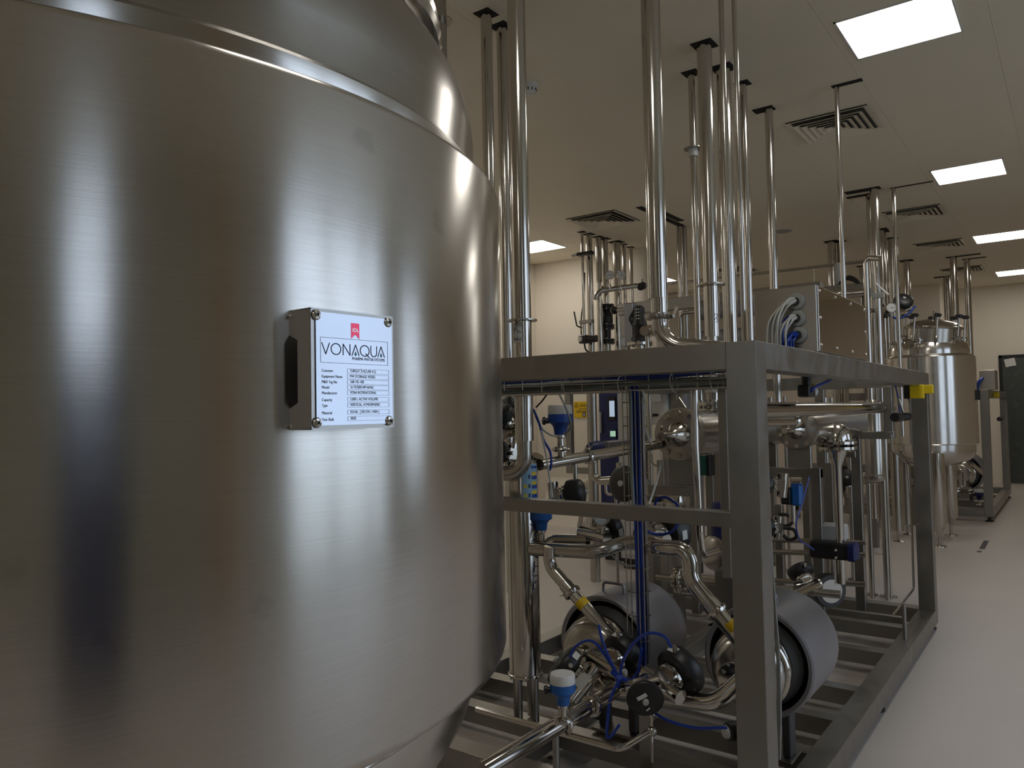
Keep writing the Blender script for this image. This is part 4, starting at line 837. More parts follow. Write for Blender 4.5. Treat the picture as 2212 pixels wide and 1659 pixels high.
for e in ((-.03, 0, .02), (.03, 0, 0), (-.01, 0, -.03)): MB().cyl(kn, kn+V(*e), .009, seg=8).build('socket', M['hose'], kt)
bv = at(1590, 1578, Y=2.50); bt_ = thing('floor_sensor', 'small black round fitting low beside the corner post', 'sensor', tuple(bv)); MB().lathe(bv, (-.6, -.8, 0), [(.02, -.03), (.03, 0), (.03, .03), (.022, .035)], 20).build('body', M['black'], bt_); MB().lathe(bv, (-.6, -.8, 0), [(.022, .034), (.018, .045)], 16).build('face', M['grey'], bt_)
# cable down the inside of the corner post
for k in range(2): hose('post_cable', ['grey cable tied down the inner edge of the corner post', 'second grey cable tied down the inner edge of the corner post'][k], 'cable', [at(1658+k*3, 1090, Y=2.56), at(1664+k*3, 1200, Y=2.56), at(1671+k*3, 1300, Y=2.56), at(1679+k*4, 1420, Y=2.56), at(1681+k*5, 1540, Y=2.56), at(1681+k*3, 1640, Y=2.56)], .004, 'cable', 'cables on the corner post')

# ------------------------------------------------------------------ heat exchangers along the skid
def exchanger(f0, r, L, label, slope=0):
    t = thing('heat_exchanger', label, 'heat exchanger', tuple(f0), 'horizontal heat exchangers in the skid'); d = V(0, 1, slope).normalized()
    MB().lathe(f0, d, [(r, .02), (r, L), (r*.9, L+.03), (r*.4, L+.05)], 48).build('shell', M['pipe2'], t)
    flange(f0-d*.014, d, r*1.13, .022, t, 10, mat='pipe2'); flange(f0+d*.014, d, r*1.13, .022, t, 10, mat='pipe2')
    MB().lathe(f0-d*.014, -d, [(r*.55, 0), (r*.5, .03), (r*.30, .07), (r*.16, .10), (r*.16, .22)], 32).build('nozzle', M['pipe'], t)
    # lifting ear on top
    MB().prism([f0+V(-.04, .0, r*1.15), f0+V(.04, .0, r*1.15), f0+V(.0, .0, r*1.6)], (0, .012, 0)).build('lifting_ear', M['pipe2'], t)
    MB().box((f0.x-r*.65, f0.y+.02, f0.z-r*2.2), (f0.x+r*.65, f0.y+.05, f0.z-r*.9)).build('saddle', M['frame'], t, bevel=.003)
    MB().box((f0.x-r*.65, f0.y+L*.8, f0.z-r*2.2), (f0.x+r*.65, f0.y+L*.8+.03, f0.z-r*.9)).build('saddle', M['frame'], t, bevel=.003)
    return t
E1 = at(1468, 938, Y=3.95); exchanger(E1, .128, 1.75, 'horizontal heat exchanger with bolted flange left of the corner post')
E2 = at(1722, 928, Y=4.45); exchanger(E2, .10, 1.35, 'horizontal heat exchanger with bolted flange right of the corner post')
t = run('header_pipe', 'thick shiny header pipe running along under the right top rail', [at(1640, 886, X=-1.05), at(1925, 881, X=-1.05)], .034, mat='pipe')
t = run('header_pipe', 'slimmer pipe below the thick header, ending in a round cap', [at(1640, 912, X=-1.10), at(1716, 910, X=-1.10)], .020, mat='pipe')
MB().lathe(at(1716, 910, X=-1.10), (0,1,0), [(.022, -.01), (.030, 0), (.030, .03), (.018, .045)], 20).build('end_cap', M['pipe'], t)
# supports under the exchangers
def post(name, x, y, z0, z1, s=.05): return MB().box((x-s/2, y-s/2, z0), (x+s/2, y+s/2, z1)).build(name, M['frame'], skid, bevel=.003)
for (px, py, top) in ((1775, 1357, 1010), (1862, 1320, 936), (1689, 1294, 1090), (1748, 1250, 1030), (1800, 1262, 1000)):
    p = at(px, py, Z=BT-.005); z1 = zat(px, top, p); post('support_post', p.x, p.y, BT-.005, z1, .062 if py > 1300 else .055)
pC = at(1775, 1357, Z=.13); zc = zat(1775, 1012, pC); MB().box((pC.x-.62, pC.y-.03, zc-.06), (pC.x+.031, pC.y+.03, zc)).build('support_beam', M['frame'], skid, bevel=.003)
pD = at(1862, 1320, Z=.13); zd = zat(1862, 932, pD); MB().box((pD.x-.1, pD.y-.03, zd-.05), (at(1922, 930, Y=pD.y).x+.03, pD.y+.03, zd)).build('support_beam', M['frame'], skid, bevel=.003)
ph = at(1921, 930, Y=pD.y); MB().box((ph.x-.028, ph.y-.028, zd-.05), (ph.x+.028, ph.y+.028, FT-.09)).build('hanger_post', M['frame'], skid, bevel=.003)
# posts left of the corner post
for (px, Y_, zb, zt, s) in ((1556, 5.4, BT-.01, 1.3, .06), (1500, 5.0, BT-.01, 1.2, .055), (1432, 5.2, BT-.01, 1.15, .055), (1570, 2.75, .9, FT-.09, .035)):
    p = at(px, 1100, Y=Y_); post('support_post', p.x, p.y, zb, zt, s)
zbm = at(1462, 1050, Y=4.0).z; MB().box((at(1405, 1050, Y=4.0).x, 3.96, zbm-.05), (at(1510, 1050, Y=4.0).x, 4.02, zbm)).build('support_beam', M['frame'], skid, bevel=.003)
run('riser_pipe', 'slim upright pipe in front of the left heat exchanger bending at its foot', [at(1500, 832, Y=3.1), at(1502, 960, Y=3.1), at(1512, 1150, Y=3.1), at(1518, 1200, Y=3.12), at(1548, 1190, Y=3.3)], .0155, .04)
# top flange cluster over the left exchanger
p = at(1542, 880, Y=4.5); ft_ = thing('flanged_branch', 'stack of bolted flanges above the left heat exchanger', 'flange', tuple(p))
MB().cyl(p+V(0,0,-.06), p+V(0,0,.22), .045, seg=24).build('branch', M['pipe2'], ft_); flange(p+V(0,0,-.03), (0,0,1), .095, .025, ft_, 8); flange(p+V(0,0,.01), (0,0,1), .095, .025, ft_, 8)
MB().cyl(p+V(0,0,.09), p+V(0,0,.20), .05, seg=20).build('sensor_sleeve', M['grey'], ft_)
# flanged sphere-like strainer right of the post and its long stem
p = at(1808, 962, X=-1.18); sn = thing('flanged_strainer', 'steel strainer with wide bolted flange on a long thin stem', 'strainer', (p.x, p.y, .3))
MB().lathe(p+V(0,0,.02), (0,0,1), [(.09, 0), (.085, .05), (.05, .10), (.03, .11)], 28).build('bonnet', M['pipe'], sn); flange(p+V(0,0,.006), (0,0,1), .112, .022, sn, 10); flange(p+V(0,0,-.026), (0,0,1), .112, .022, sn, 10)
MB().lathe(p+V(0,0,-.026), (0,0,-1), [(.06, 0), (.045, .04), (.024, .10), (.022, .80)], 24).build('stem', M['pipe'], sn)
dvalve(at(1690, 1048, X=-1.35), (-.8, -.5, .1), (0, 0, 1), .07, 'black actuator valve beside the inner edge of the corner post', rb=.03, sticker=False, hgt=1.5)
bx = at(1722, 1068, X=-1.35); ac = thing('valve_actuator', 'blue actuator block hanging right of the corner post', 'valve actuator', tuple(bx)); MB().cbox(bx, .06, .06, .13).build('body', M['bluel'], ac, bevel=.012); MB().cbox(bx+V(-.06, 0, -.01), .06, .06, .10).build('coil', M['black'], ac, bevel=.008); MB().cyl(bx+V(-.03, 0, -.06), bx+V(-.03, 0, -.16), .02, seg=12).build('stem', M['pipe2'], ac)
bx = at(1800, 1188, Y=4.9); ac = thing('valve_actuator', 'black and blue actuator block with two hose plugs low on the skid', 'valve actuator', tuple(bx)); MB().cbox(bx, .26, .10, .10).build('body', M['black'], ac, bevel=.012); MB().cbox(bx+V(.11, -.0, 0), .06, .108, .108).build('end_cap', M['navy'], ac, bevel=.014)
for k, dz in enumerate((.015, -.03)): MB().cyl(bx+V(.02, -.05, dz), bx+V(.035, -.085, dz), .008, seg=8).build('plug', M['pipe'], ac)
MB().cyl(bx+V(0, 0, -.05), bx+V(0, 0, -.20), .03, seg=16).build('stem', M['pipe2'], ac)
bl = bx+V(-.03, -.02, -.24); bfv = thing('butterfly_valve', 'round butterfly valve below the black and blue actuator', 'valve', tuple(bl)); MB().lathe(bl, (.7, -.7, 0), [(.095, -.03), (.10, -.02), (.10, .02), (.095, .03)], 32).build('body', M['motord'], bfv); MB().lathe(bl, (.7, -.7, 0), [(.07, -.034), (.07, .034)], 28).build('disc', M['pipe2'], bfv)
run('outlet_pipe', 'short pipe stub slanting up to the low butterfly valve', [V(at(1708, 1290, Y=4.3).x, 4.2, BT), at(1706, 1291, Y=4.22), at(1765, 1262, Y=4.6)], .035, .06, mat='pipe')
dvalve(at(1745, 1265, Y=4.55), (-.5, .4, .7), (.6, .6, .2), .075, 'dark valve head behind the right pump cowl', rb=.03, sticker=False)
jbx = at(1792, 1148, Y=5.1); j2 = thing('grey_terminal_box', 'flat grey terminal box with a yellow dot low in the skid', 'terminal box', tuple(jbx)); MB().cbox(jbx, .20, .12, .10).build('body', M['grey'], j2, bevel=.01); MB().lathe(jbx+V(-.04, -.061, .01), (0,-1,0), [(.014, 0), (.014, .004)], 16).build('yellow_dot', M['yellow'], j2)
hose('blue_hose', 'thin blue hose sagging between the supports right of the corner post', 'hose', [at(1748, 1030, X=-1.2), at(1732, 1090, X=-1.2), at(1720, 1130, X=-1.2), at(1727, 1165, X=-1.2), at(1745, 1178, X=-1.2), at(1758, 1188, X=-1.2)], .004, 'hose')
# regulator under the right top rail
rgp = at(1742, 845, X=-1.0); r2 = thing('air_regulator', 'black air regulator with blue hose under the right top rail', 'regulator', tuple(rgp)); MB().cbox(rgp, .055, .10, .055).build('body', M['black'], r2, bevel=.006); MB().cyl(rgp+V(0,0,.02), rgp+V(0,0,.11), .022, seg=16).build('knob', M['black'], r2); MB().lathe(rgp+V(0, .05, 0), (.3, 1, 0), [(.024, 0), (.024, .035)], 18).build('dial', M['grey'], r2); MB().cbox(rgp+V(.0, .075, .03), .03, .03, .012).build('tag', M['yellow'], r2)
hose('blue_hose', 'thick blue hose rising from the black regulator to the right top rail', 'hose', [rgp+V(.03, -.035, 0), at(1760, 836, X=-.97), at(1785, 825, X=-.96), at(1806, 812, X=-.95)], .007, 'hose')
# black tap at the rear corner and the yellow block
tp = at(1955, 900, X=-.93); tt_ = thing('black_tap', 'black handled tap sticking out before the rear corner post', 'tap', tuple(tp)); MB().lathe(tp+V(-.02,-.25,0), (.15, 1, 0), [(.028, 0), (.032, .02), (.030, .12), (.016, .14), (.016, .17), (.026, .18), (.026, .26), (.02, .27)], 20).build('body', M['black'], tt_); MB().cyl(tp+V(.0, -.05, .02), tp+V(-.02, -.09, .12), .010, seg=10).build('lever', M['pipe'], tt_)
yb = at(1996, 846, X=FX+.004); yt = thing('yellow_block', 'yellow and black block clipped to the rear corner post of the skid', 'hose holder', tuple(yb)); MB().box((FX-.10, yb.y-.115, yb.z-.045), (FX-.055, yb.y-.075, yb.z+.045)).build('bracket', M['black'], yt, bevel=.003); MB().box((FX-.06, yb.y-.14, yb.z-.045), (FX+.02, yb.y-.08, yb.z+.045)).build('body', M['yellow'], yt, bevel=.004); MB().box((FX+.015, yb.y-.13, yb.z-.015), (FX+.075, yb.y-.09, yb.z+.042)).build('nose', M['yellow'], yt, bevel=.004)
hose('grey_cable', 'grey cable dropping from the right top rail to the black tap', 'cable', [at(1950, 826, X=-.95), at(1957, 850, X=-.95), at(1965, 868, X=-.95), at(1978, 880, X=-.95)], .005, 'cable')
hose('blue_hose', 'thin blue hose hanging inside the rear corner post', 'hose', [at(1932, 826, X=-.98), at(1938, 850, X=-.98), at(1944, 895, X=-.98)], .005, 'hose')
# thin drain tube at the rear
run('drain_tube', 'thin bent tube running down inside the rear corner post to the base', [at(1925, 938, X=-.98), at(1927, 970, X=-.98), at(1960, 1000, X=-.96), at(1968, 1100, X=-.96), at(1974, 1272, X=-.96), at(1928, 1330, X=-1.02)], .0075, .04, cat='pipe')
p = at(1955, 1381, Z=BT); MB().cyl((p.x, p.y, BT-.004), (p.x, p.y, zat(1955, 1306, p)), .012, seg=12).build('tube_stanchion', M['frame'], skid)
p0, p1 = at(1787, 1318, Y=5.3), at(1968, 1327, Y=5.3); MB().box((p0.x, 5.28, p0.z-.02), (FX-.09, 5.32, p0.z+.02)).build('support_beam', M['frame'], skid, bevel=.003)
# pressure vessel upright behind hanger
p = at(1888, 960, Y=6.6); vs = thing('upright_vessel', 'slim upright steel vessel with domed foot behind the skid', 'vessel', (p.x, p.y, .0)); r_ = 19*mpp(p)
zt_, zb_ = zat(1888, 880, p), zat(1888, 1032, p); MB().lathe((p.x, p.y, 0), (0,0,1), [(r_*.3, zb_-.05), (r_*.9, zb_-.03), (r_*1.15, zb_), (r_*1.15, zb_+.02), (r_, zb_+.03), (r_, zt_), (r_*.6, zt_+.06)], 32).build('shell', M['pipe2'], vs)
for dx in (-.05, .06): MB().cyl((p.x+dx, p.y, 0), (p.x+dx, p.y, zb_), .018, seg=12).build('leg', M['pipe2'], vs)
for k, (px, wp) in enumerate(((1904, 8), (1914, 7), (1872, 6))):
    p = at(px, 1000, Y=6.7); t = thing('standing_pipe', ['slim standing pipe right beside the upright vessel', 'thinner standing pipe at the right behind the skid', 'thin standing pipe left of the upright vessel'][k], 'pipe', (p.x, p.y, 0), 'standing pipes behind the skid'); MB().cyl((p.x, p.y, 0), (p.x, p.y, 1.55), wp*mpp(p)/2, seg=14).build('pipe_run', M['pipe'], t); MB().lathe((p.x, p.y, 0), (0,0,1), [(.05, 0), (.05, .01)], 16).build('foot', M['pipe2'], t)

# slim uprights and low pipework seen through the skid
for k, (px, wp, Y_, h) in enumerate(((1652, 9, 7.4, 1.62), (1668, 12, 7.5, 1.62), (1699, 7, 7.3, 1.62), (1786, 12, 7.2, 1.6), (1800, 8, 7.25, 1.6), (1836, 10, 7.2, 1.55), (1848, 7, 7.3, 1.55))):
    p = at(px, 1000, Y=Y_); t = thing('standing_pipe', ['first', 'second', 'third', 'fourth', 'fifth', 'sixth', 'seventh'][k]+' upright pipe from the corner post, glimpsed through the open skid side', 'pipe', (p.x, p.y, 0), 'uprights glimpsed through the skid')
    MB().cyl((p.x, p.y, 0), (p.x, p.y, h), wp*mpp(p)/2, seg=14).build('pipe_run', M['pipe2'], t); MB().lathe((p.x, p.y, 0), (0,0,1), [(.05, 0), (.05, .01)], 16).build('foot', M['pipe2'], t)
dvalve(at(1830, 1035, Y=6.9), (.2, -.9, .2), (0, 0, 1), .07, 'black boxy valve head between the strainer stem and a support post', rb=.03, sticker=False, hgt=.9)
dvalve(at(1815, 1055, Y=6.8), (.1, -.95, .1), (1, 0, 0), .05, 'small round steel valve under the strainer', rb=.028, sticker=False, hgt=.5)
dvalve(at(1680, 1140, Y=4.9), (-.5, -.7, .1), (0, 0, 1), .075, 'dark valve head low beside the corner post edge', rb=.03, sticker=False)
for k, (px, py, Y_) in enumerate(((1690, 1120, 5.4), (1700, 1150, 5.3))):
    hose('black_cable', ['black cable coil behind the corner post edge, upper loop', 'black cable coil behind the corner post edge, lower loop'][k], 'cable', [at(px-8, py-10, Y=Y_), at(px+14, py-6, Y=Y_), at(px+20, py+10, Y=Y_), at(px+4, py+16, Y=Y_), at(px-8, py+6, Y=Y_)], .012, 'rubber')
# ------------------------------------------------------------------ second tank
QX, QY, QR = -1.345, 9.78, .455
t2 = thing('small_tank', 'second steel tank with domed lid and star knobs far down the aisle', 'storage tank', (QX, QY, 0))
def zq(py): return at(2013, py, Y=QY).z
s0, s1 = zq(958), zq(772)
MB().lathe((QX, QY, 0), (0,0,1), [(QR-.03, s0-.002), (QR-.008, s0), (QR, s0+.01), (QR, s1-.012), (QR-.01, s1), (QR-.05, s1+.002)], 80, False, False).build('shell', M['tank'], t2)
MB().lathe((QX, QY, 0), (0,0,1), [(QR-.045, s1-.01)] + tori(QR-.045, s1+.05, .16, .62, 1), 80, False, False).build('dome', M['tank'], t2)
MB().lathe((QX, QY, 0), (0,0,1), list(reversed([(QR-.03, s0+.01)] + tori(QR-.03, s0-.06, .14, .8, -1))), 80, False, False).build('bottom_head', M['tank'], t2)
MB().torus((QX, QY, s1+.006), (0,0,1), QR-.035, .012, 80, 8).build('shoulder_ring', M['pipe2'], t2)
mz = zq(738); mcx = V(QX+.06, QY-.10, mz); mdv = V(.10, -.03, 1).normalized()
MB().lathe(mcx, mdv, [(.27, -.10), (.27, .14)], 64, False, False).build('manway_neck', M['pipe2'], t2)
MB().lathe(mcx, mdv, [(.27, .13), (.292, .135), (.292, .155), (.272, .165), (.24, .20), (.10, .235), (.0001, .24)], 64, False, False).build('manway_lid', M['pipe2'], t2)
MB().torus(mcx+mdv*.145, mdv, .284, .014, 64, 8).build('clamp_ring', M['pipe'], t2)
u, v, _ = basis(mdv)
for k in range(8):
    a = 2*math.pi*(k+.3)/8; q = mcx + (u*math.cos(a)+v*math.sin(a))*.30
    b_ = MB().cyl(q+mdv*.02, q+mdv*.27, .011, seg=10).build('swing_bolt', M['pipe'], t2)
    kn_ = MB()
    for j in range(5):
        e = u*math.cos(j*1.2566)+v*math.sin(j*1.2566); kn_.cyl(q+mdv*.255+e*.022, q+mdv*.285+e*.022, .016, seg=10)
    kn_.cyl(q+mdv*.25, q+mdv*.29, .026, seg=12); kn_.build('star_knob', M['black'], b_)
    MB().torus(q+mdv*.02, (math.cos(a), math.sin(a), 0), .03, .010, 14, 6).build('bolt_lug', M['pipe2'], t2)
MB().tube([mcx+mdv*.20+u*.12, mcx+mdv*.33+u*.10, mcx+mdv*.33-u*.10, mcx+mdv*.20-u*.12], .007, 8, .05).build('lid_handle', M['pipe'], t2)
for k in range(3):
    a = [4.0, 4.6, 3.5][k]; q = V(QX+.36*math.cos(a), QY+.36*math.sin(a), s1+.10); n_ = MB().cyl(q, q+V(0,0,.10), .028, seg=14).build('nozzle', M['pipe'], t2); MB().lathe(q+V(0,0,.06), (0,0,1), [(.03, 0), (.045, .008), (.045, .022), (.03, .03)], 18).build('clamp', M['pipe'], n_)
for (px, py) in ((2030, 1181), (2055, 1157)):
    p = at(px, py, Z=.0); zz = zat(px, {2030: 1130, 2055: 1112}[px], p); zk = zat(px, {2030: 1138, 2055: 1108}[px], p)
    l_ = MB().lathe((p.x, p.y, 0), (0,0,1), [(.022, zat(px, py-24, p)), (.078, zz), (.078, 1.0)], 24).build('leg', M['pipe'], t2); MB().lathe((p.x, p.y, 0), (0,0,1), [(.07, 0), (.065, .012), (.015, .02), (.015, zat(px, py-22, p))], 18).build('foot', M['pipe2'], l_)
for (x, y) in ((QX-.33, QY-.28), (QX-.33, QY+.28)):
    l_ = MB().cyl((x, y, .12), (x, y, 1.0), .06, seg=18).build('leg', M['pipe2'], t2); MB().lathe((x, y, 0), (0,0,1), [(.06, 0), (.015, .02), (.015, .13)], 14).build('foot', M['pipe2'], l_)
p = at(2118, 853, Y=QY); MB().box((p.x-.035, p.y-.04, p.z-.055), (p.x+.0, p.y, p.z+.055)).build('sight_gauge', M['black'], t2)
# valve cluster on top of the second tank, left
vc = at(1946, 655, Y=9.4)
dvalve(vc+V(0, 0, -.06), (.3, -.6, .55), (1, .2, .2), .10, 'black valve cluster on top of the second tank', rb=.035, sticker=False)
dvalve(vc+V(-.13, -.1, -.10), (-.4, -.5, .3), (0, .2, 1), .06, 'small steel-bodied valve left of the black cluster over the second tank', rb=.03, sticker=False)
gauge(at(1926, 664, Y=9.2), (.3, -.95, 0), .055, 'pale edge-on gauge left of the black valve cluster', sl=.05)
hose('tank_hose', 'blue hose bunched under the black valve cluster over the second tank', 'hose', [vc+V(-.12, -.05, -.12), vc+V(-.02, -.12, -.18), vc+V(.08, -.10, -.14), vc+V(.15, -.05, -.05)], .012, 'blue')
# bent pipe and pale handle
p = at(1873, 640, Y=8.3); t = thing('bent_pipe', 'upright pipe bent over at its top left of the second tank', 'pipe', (p.x, p.y, .4), 'standing pipes behind the skid'); MB().tube([V(p.x, p.y, .4), V(p.x, p.y, zat(1873, 556, p)), V(p.x+.14, p.y-.05, zat(1873, 564, p))], .028, 16, .05).build('pipe_run', M['pipe'], t)
p = at(1898, 700, Y=8.35); t = thing('bent_pipe', 'thicker upright pipe with a pale plastic handle beside the second tank', 'pipe', (p.x, p.y, .4), 'standing pipes behind the skid'); MB().cyl((p.x, p.y, .4), (p.x, p.y, zat(1898, 645, p)), .038, seg=18).build('pipe_run', M['pipe'], t)
z = zat(1898, 640, p); MB().box((p.x-.05, p.y-.03, z-.02), (p.x+.06, p.y+.03, z+.03)).build('handle_block', M['cablew'], t, bevel=.006); MB().tube([V(p.x+.02, p.y, z+.02), V(p.x-.01, p.y, z+.13), V(p.x+.10, p.y-.02, z)], .014, 8).build('handle', M['white'], t)
run('cross_pipe', 'short cross pipe between the uprights left of the second tank', [at(1876, 672, Y=8.3), at(1912, 668, Y=8.5)], .022, group='standing pipes behind the skid')
# long thin pipe under the ceiling
lp = run('overhead_pipe', 'long thin horizontal pipe hung below the ceiling behind the pipe cluster', [at(1438, 614, Y=9.0), at(1872, 564, Y=9.0)], .017, mat='pipe2', group=None)
p = at(1758, 577, Y=9.0); MB().cyl(p, p-V(0, 0, .17), .008, seg=8).build('drop_line', M['pipe2'], lp)
run('overhead_pipe', 'second thin horizontal pipe seen left of the collared pipe', [at(1440, 636, Y=9.6), at(1518, 627, Y=9.6), at(1565, 618, Y=9.6)], .018, mat='pipe2', group=None)
q9 = at(1545, 623, Y=9.6); MB().cyl(q9, (q9.x, q9.y, CEIL-.003), .008, seg=8).build('hanger', M['pipe2'], bpy.data.objects['overhead_pipe.001'])
# rear rack with two horizontal cylinders
rk = thing('rear_rack', 'dull steel rack with overhead beam standing behind the main skid', 'rack', (-3.6, 7.2, 0))
b0, b1 = at(1395, 664, Y=7.2), at(1668, 634, Y=7.2)
MB().box((b0.x-.3, 7.15, b0.z-.06), (b1.x+.45, 7.25, b0.z+.06)).build('beam', M['frame'], rk, bevel=.004)
for x in (b0.x-.25, (b0.x+b1.x)/2, b1.x+.4): MB().box((x-.04, 7.16, 0), (x+.04, 7.24, b0.z-.06)).build('upright', M['frame'], rk, bevel=.004)
bz = at(1500, 742, Y=7.2).z; MB().box((b0.x-.3, 7.15, bz-.12), (b1.x+.45, 7.25, bz-.06)).build('beam', M['frame'], rk, bevel=.004)
for k, (pya, pyb, lb) in enumerate(((672, 662, 'upper dark horizontal cylinder with a black end box on the rear rack'), (733, 724, 'lower dark horizontal cylinder with a grey end box on the rear rack'))):
    a, b = at(1522, pya, Y=7.0), at(1646, pyb, Y=7.0); r = .085
    t = thing('actuator_cylinder', lb, 'cylinder', tuple(a), 'horizontal cylinders on the rear rack'); MB().lathe(a, b-a, [(r*.6, -.04), (r*.95, -.03), (r, 0), (r, (b-a).length)], 32).build('barrel', M['motor'], t)
    d = (b-a).normalized(); MB().cbox(b+d*.06, .12, .16, .19, (d, V(0,1,0), V(0,0,1))).build('end_box', M['black' if k == 0 else 'cablew'], t, bevel=.006)
    if k: MB().cbox(b+d*.07+V(0, -.083, 0), .08, .006, .12, (d, V(0,1,0), V(0,0,1))).build('window', M['black'], t); MB().tube([b+d*.04+V(0,0,.09), b+d*.04+V(0,0,.17), b+d*.12+V(0,0,.17)], .018, 10, .05).build('conduit', M['cable'], t)
    xm = (b0.x+b1.x)/2; MB().box((xm-.03, 7.02, a.z-.03), (xm+.03, 7.17, a.z+.05)).build('bracket', M['frame'], t)
    MB().lathe(a-d*.05, d, [(r*1.25, 0), (r*1.25, .035)], 28).build('end_flange', M['pipe2'], t); MB().tube([a-d*.05, a-d*.25, a-d*.25+V(0, 0, -.28)], .02, 10, .05).build('side_line', M['pipe2'], t)
# black pump head and valves above the beam, left of the elbow
p = at(1381, 690, Y=6.6); bh = thing('black_pump_head', 'tall black dosing pump head with handle left of the clamped elbow', 'pump', (p.x, p.y, 1.6))
z0, z1 = zat(1381, 735, p), zat(1381, 660, p)
MB().lathe((p.x, p.y, 0), (0,0,1), [(.09, z0-.03), (.085, z0+.02), (.055, z0+.06), (.060, z0+.12), (.075, z0+.14), (.062, z0+.20), (.055, z1-.06), (.05, z1-.02), (.02, z1)], 24).build('body', M['black'], bh)
MB().tube([V(p.x-.05, p.y-.02, z1-.20), V(p.x-.09, p.y-.03, z1-.12), V(p.x-.05, p.y, z1-.04), V(p.x+.02, p.y, z1-.01)], .014, 8, .03).build('handle', M['black'], bh)
for i in range(4):
    for j in range(2): MB().cbox((p.x+.012+j*.022-.01, p.y-.060, z0+.20+i*.03), .010, .004, .012).build('indicator', M['paper'], bh)
MB().cyl((p.x, p.y, .3), (p.x, p.y, z0), .05, seg=20).build('standpipe', M['pipe2'], bh); flange((p.x, p.y, z0-.05), (0,0,1), .12, .03, bh, 8)
dvalve(at(1398, 716, Y=5.6), (.75, .1, .1), (0, 1, 0), .07, 'black valve head tucked behind the clamped elbow', rb=.04, sticker=False)
q = at(1362, 680, Y=6.7); bx_ = thing('grey_valve_box', 'grey rectangular box left of the black pump head', 'valve box', tuple(q)); MB().cbox(q+V(0,0,-.1), .10, .10, .42).build('body', M['motor'], bx_, bevel=.008); MB().cyl(q+V(-.18, 0, .06), q+V(0, 0, .06), .018, seg=10).build('tap', M['pipe2'], bx_); MB().ball(q+V(-.18, 0, .06), .04).build('tap_knob', M['black'], bx_)
# meter and beam right of the junction box, behind
p = at(1814, 592, Y=9.0); mt = thing('flow_meter', 'pale grey meter with black foot beyond the junction box', 'meter', tuple(p)); MB().lathe(p-V(0,0,.12), (0,0,1), [(.05, 0), (.065, .05), (.065, .20), (.05, .24)], 20).build('head', M['grey'], mt); MB().cyl(p-V(0,0,.26), p-V(0,0,.12), .04, seg=16).build('foot', M['black'], mt)
p0, p1 = at(1795, 632, Y=9.0), at(1868, 625, Y=9.0); rb2 = thing('overhead_beam', 'dull beam behind the junction box carrying dark cables', 'beam', tuple(p0)); MB().box((p0.x-1.0, 8.95, p0.z-.07), (p1.x+.05, 9.05, p0.z+.07)).build('beam', M['frame'], rb2, bevel=.004); MB().box((p1.x-.03, 8.96, 0), (p1.x+.05, 9.04, p0.z-.07)).build('upright', M['frame'], rb2, bevel=.004); MB().box((p0.x-1.0, 8.96, 0), (p0.x-.92, 9.04, p0.z-.07)).build('upright', M['frame'], rb2, bevel=.004)
for k in range(3): hose('dark_cable', 'dark cable arching over the beam behind the junction box', 'cable', [at(1812+k*4, 612, Y=8.95), at(1826+k*3, 603-k*3, Y=8.95), at(1842+k*3, 606-k*2, Y=8.95), at(1852+k*3, 612, Y=8.95)], .012, 'rubber', 'dark cables over the far beam')
q = at(1812, 636, Y=8.7); nz_ = thing('clamped_nozzle', 'shiny clamped nozzle just above the junction box', 'nozzle', tuple(q)); MB().lathe(q, (1, .2, 0), [(.05, -.06), (.085, -.05), (.09, 0), (.085, .03), (.045, .04), (.045, .3)], 24).build('body', M['pipe'], nz_)

# ------------------------------------------------------------------ equipment under and behind the skid, left
rf = thing('equipment_stand', 'steel frame with two uprights and a low rail behind the sensor pipe', 'frame', (-3.7, 6.0, 0))
fa, fb = at(1232, 1000, Y=6.0), at(1281, 1000, Y=6.0); zl = zat(1232, 1022, fa)
MB().box((fa.x-.03, 5.97, zl), (fa.x+.03, 6.03, 2.0)).build('upright', M['frame'], rf, bevel=.003); MB().cyl((fb.x, 6.0, 0), (fb.x, 6.0, 2.0), .045, seg=18).build('upright', M['pipe2'], rf); MB().box((fa.x+.03, 5.97, zl), (fb.x, 6.03, zl+.06)).build('low_rail', M['frame'], rf, bevel=.003); MB().box((fa.x-.03, 5.97, 1.94), (fb.x+.05, 6.03, 2.0)).build('top_rail', M['frame'], rf, bevel=.003)
def cabinet(px0, px1, py0, Y_, mat, name, label, depth=.35):
    a, b = at(px0, py0, Y=Y_), at(px1, py0, Y=Y_); t = thing(name, label, 'cabinet', ((a.x+b.x)/2, Y_+depth/2, 0))
    MB().box((a.x, Y_, .1), (b.x, Y_+depth, a.z)).build('body', M[mat], t, bevel=.006); MB().box((a.x+.01, Y_-.018, .14), (b.x-.01, Y_-.001, a.z-.04)).build('cabinet_door', M[mat], t, bevel=.004)
    MB().box((a.x+.02, Y_+.02, 0), (b.x-.02, Y_+depth-.02, .1)).build('plinth', M['black'], t); return t, a, b
t, a, b = cabinet(1293, 1372, 836, 6.9, 'navy', 'control_cabinet', 'navy blue control cabinet with two lit displays behind the skid', .22)
def onface(t, px0, py0, px1, py1, Y_, mat, name, th=.012, lab=None):
    A, B = at(px0, py0, Y=Y_), at(px1, py1, Y=Y_); return MB().box((A.x, Y_-th, B.z), (B.x, Y_, A.z)).build(name, M[mat], t, bevel=.002, label=lab)
onface(t, 1313, 858, 1331, 908, 6.88, 'black', 'display_bezel'); onface(t, 1316, 866, 1328, 900, 6.866, 'screen', 'display', .002, 'lit pale blue display')
onface(t, 1314, 926, 1332, 952, 6.88, 'navy', 'lower_bezel'); onface(t, 1318, 931, 1330, 943, 6.866, 'screeng', 'lower_display', .002, 'lit green display'); onface(t, 1296, 890, 1301, 935, 6.88, 'grey', 'door_handle', .03)
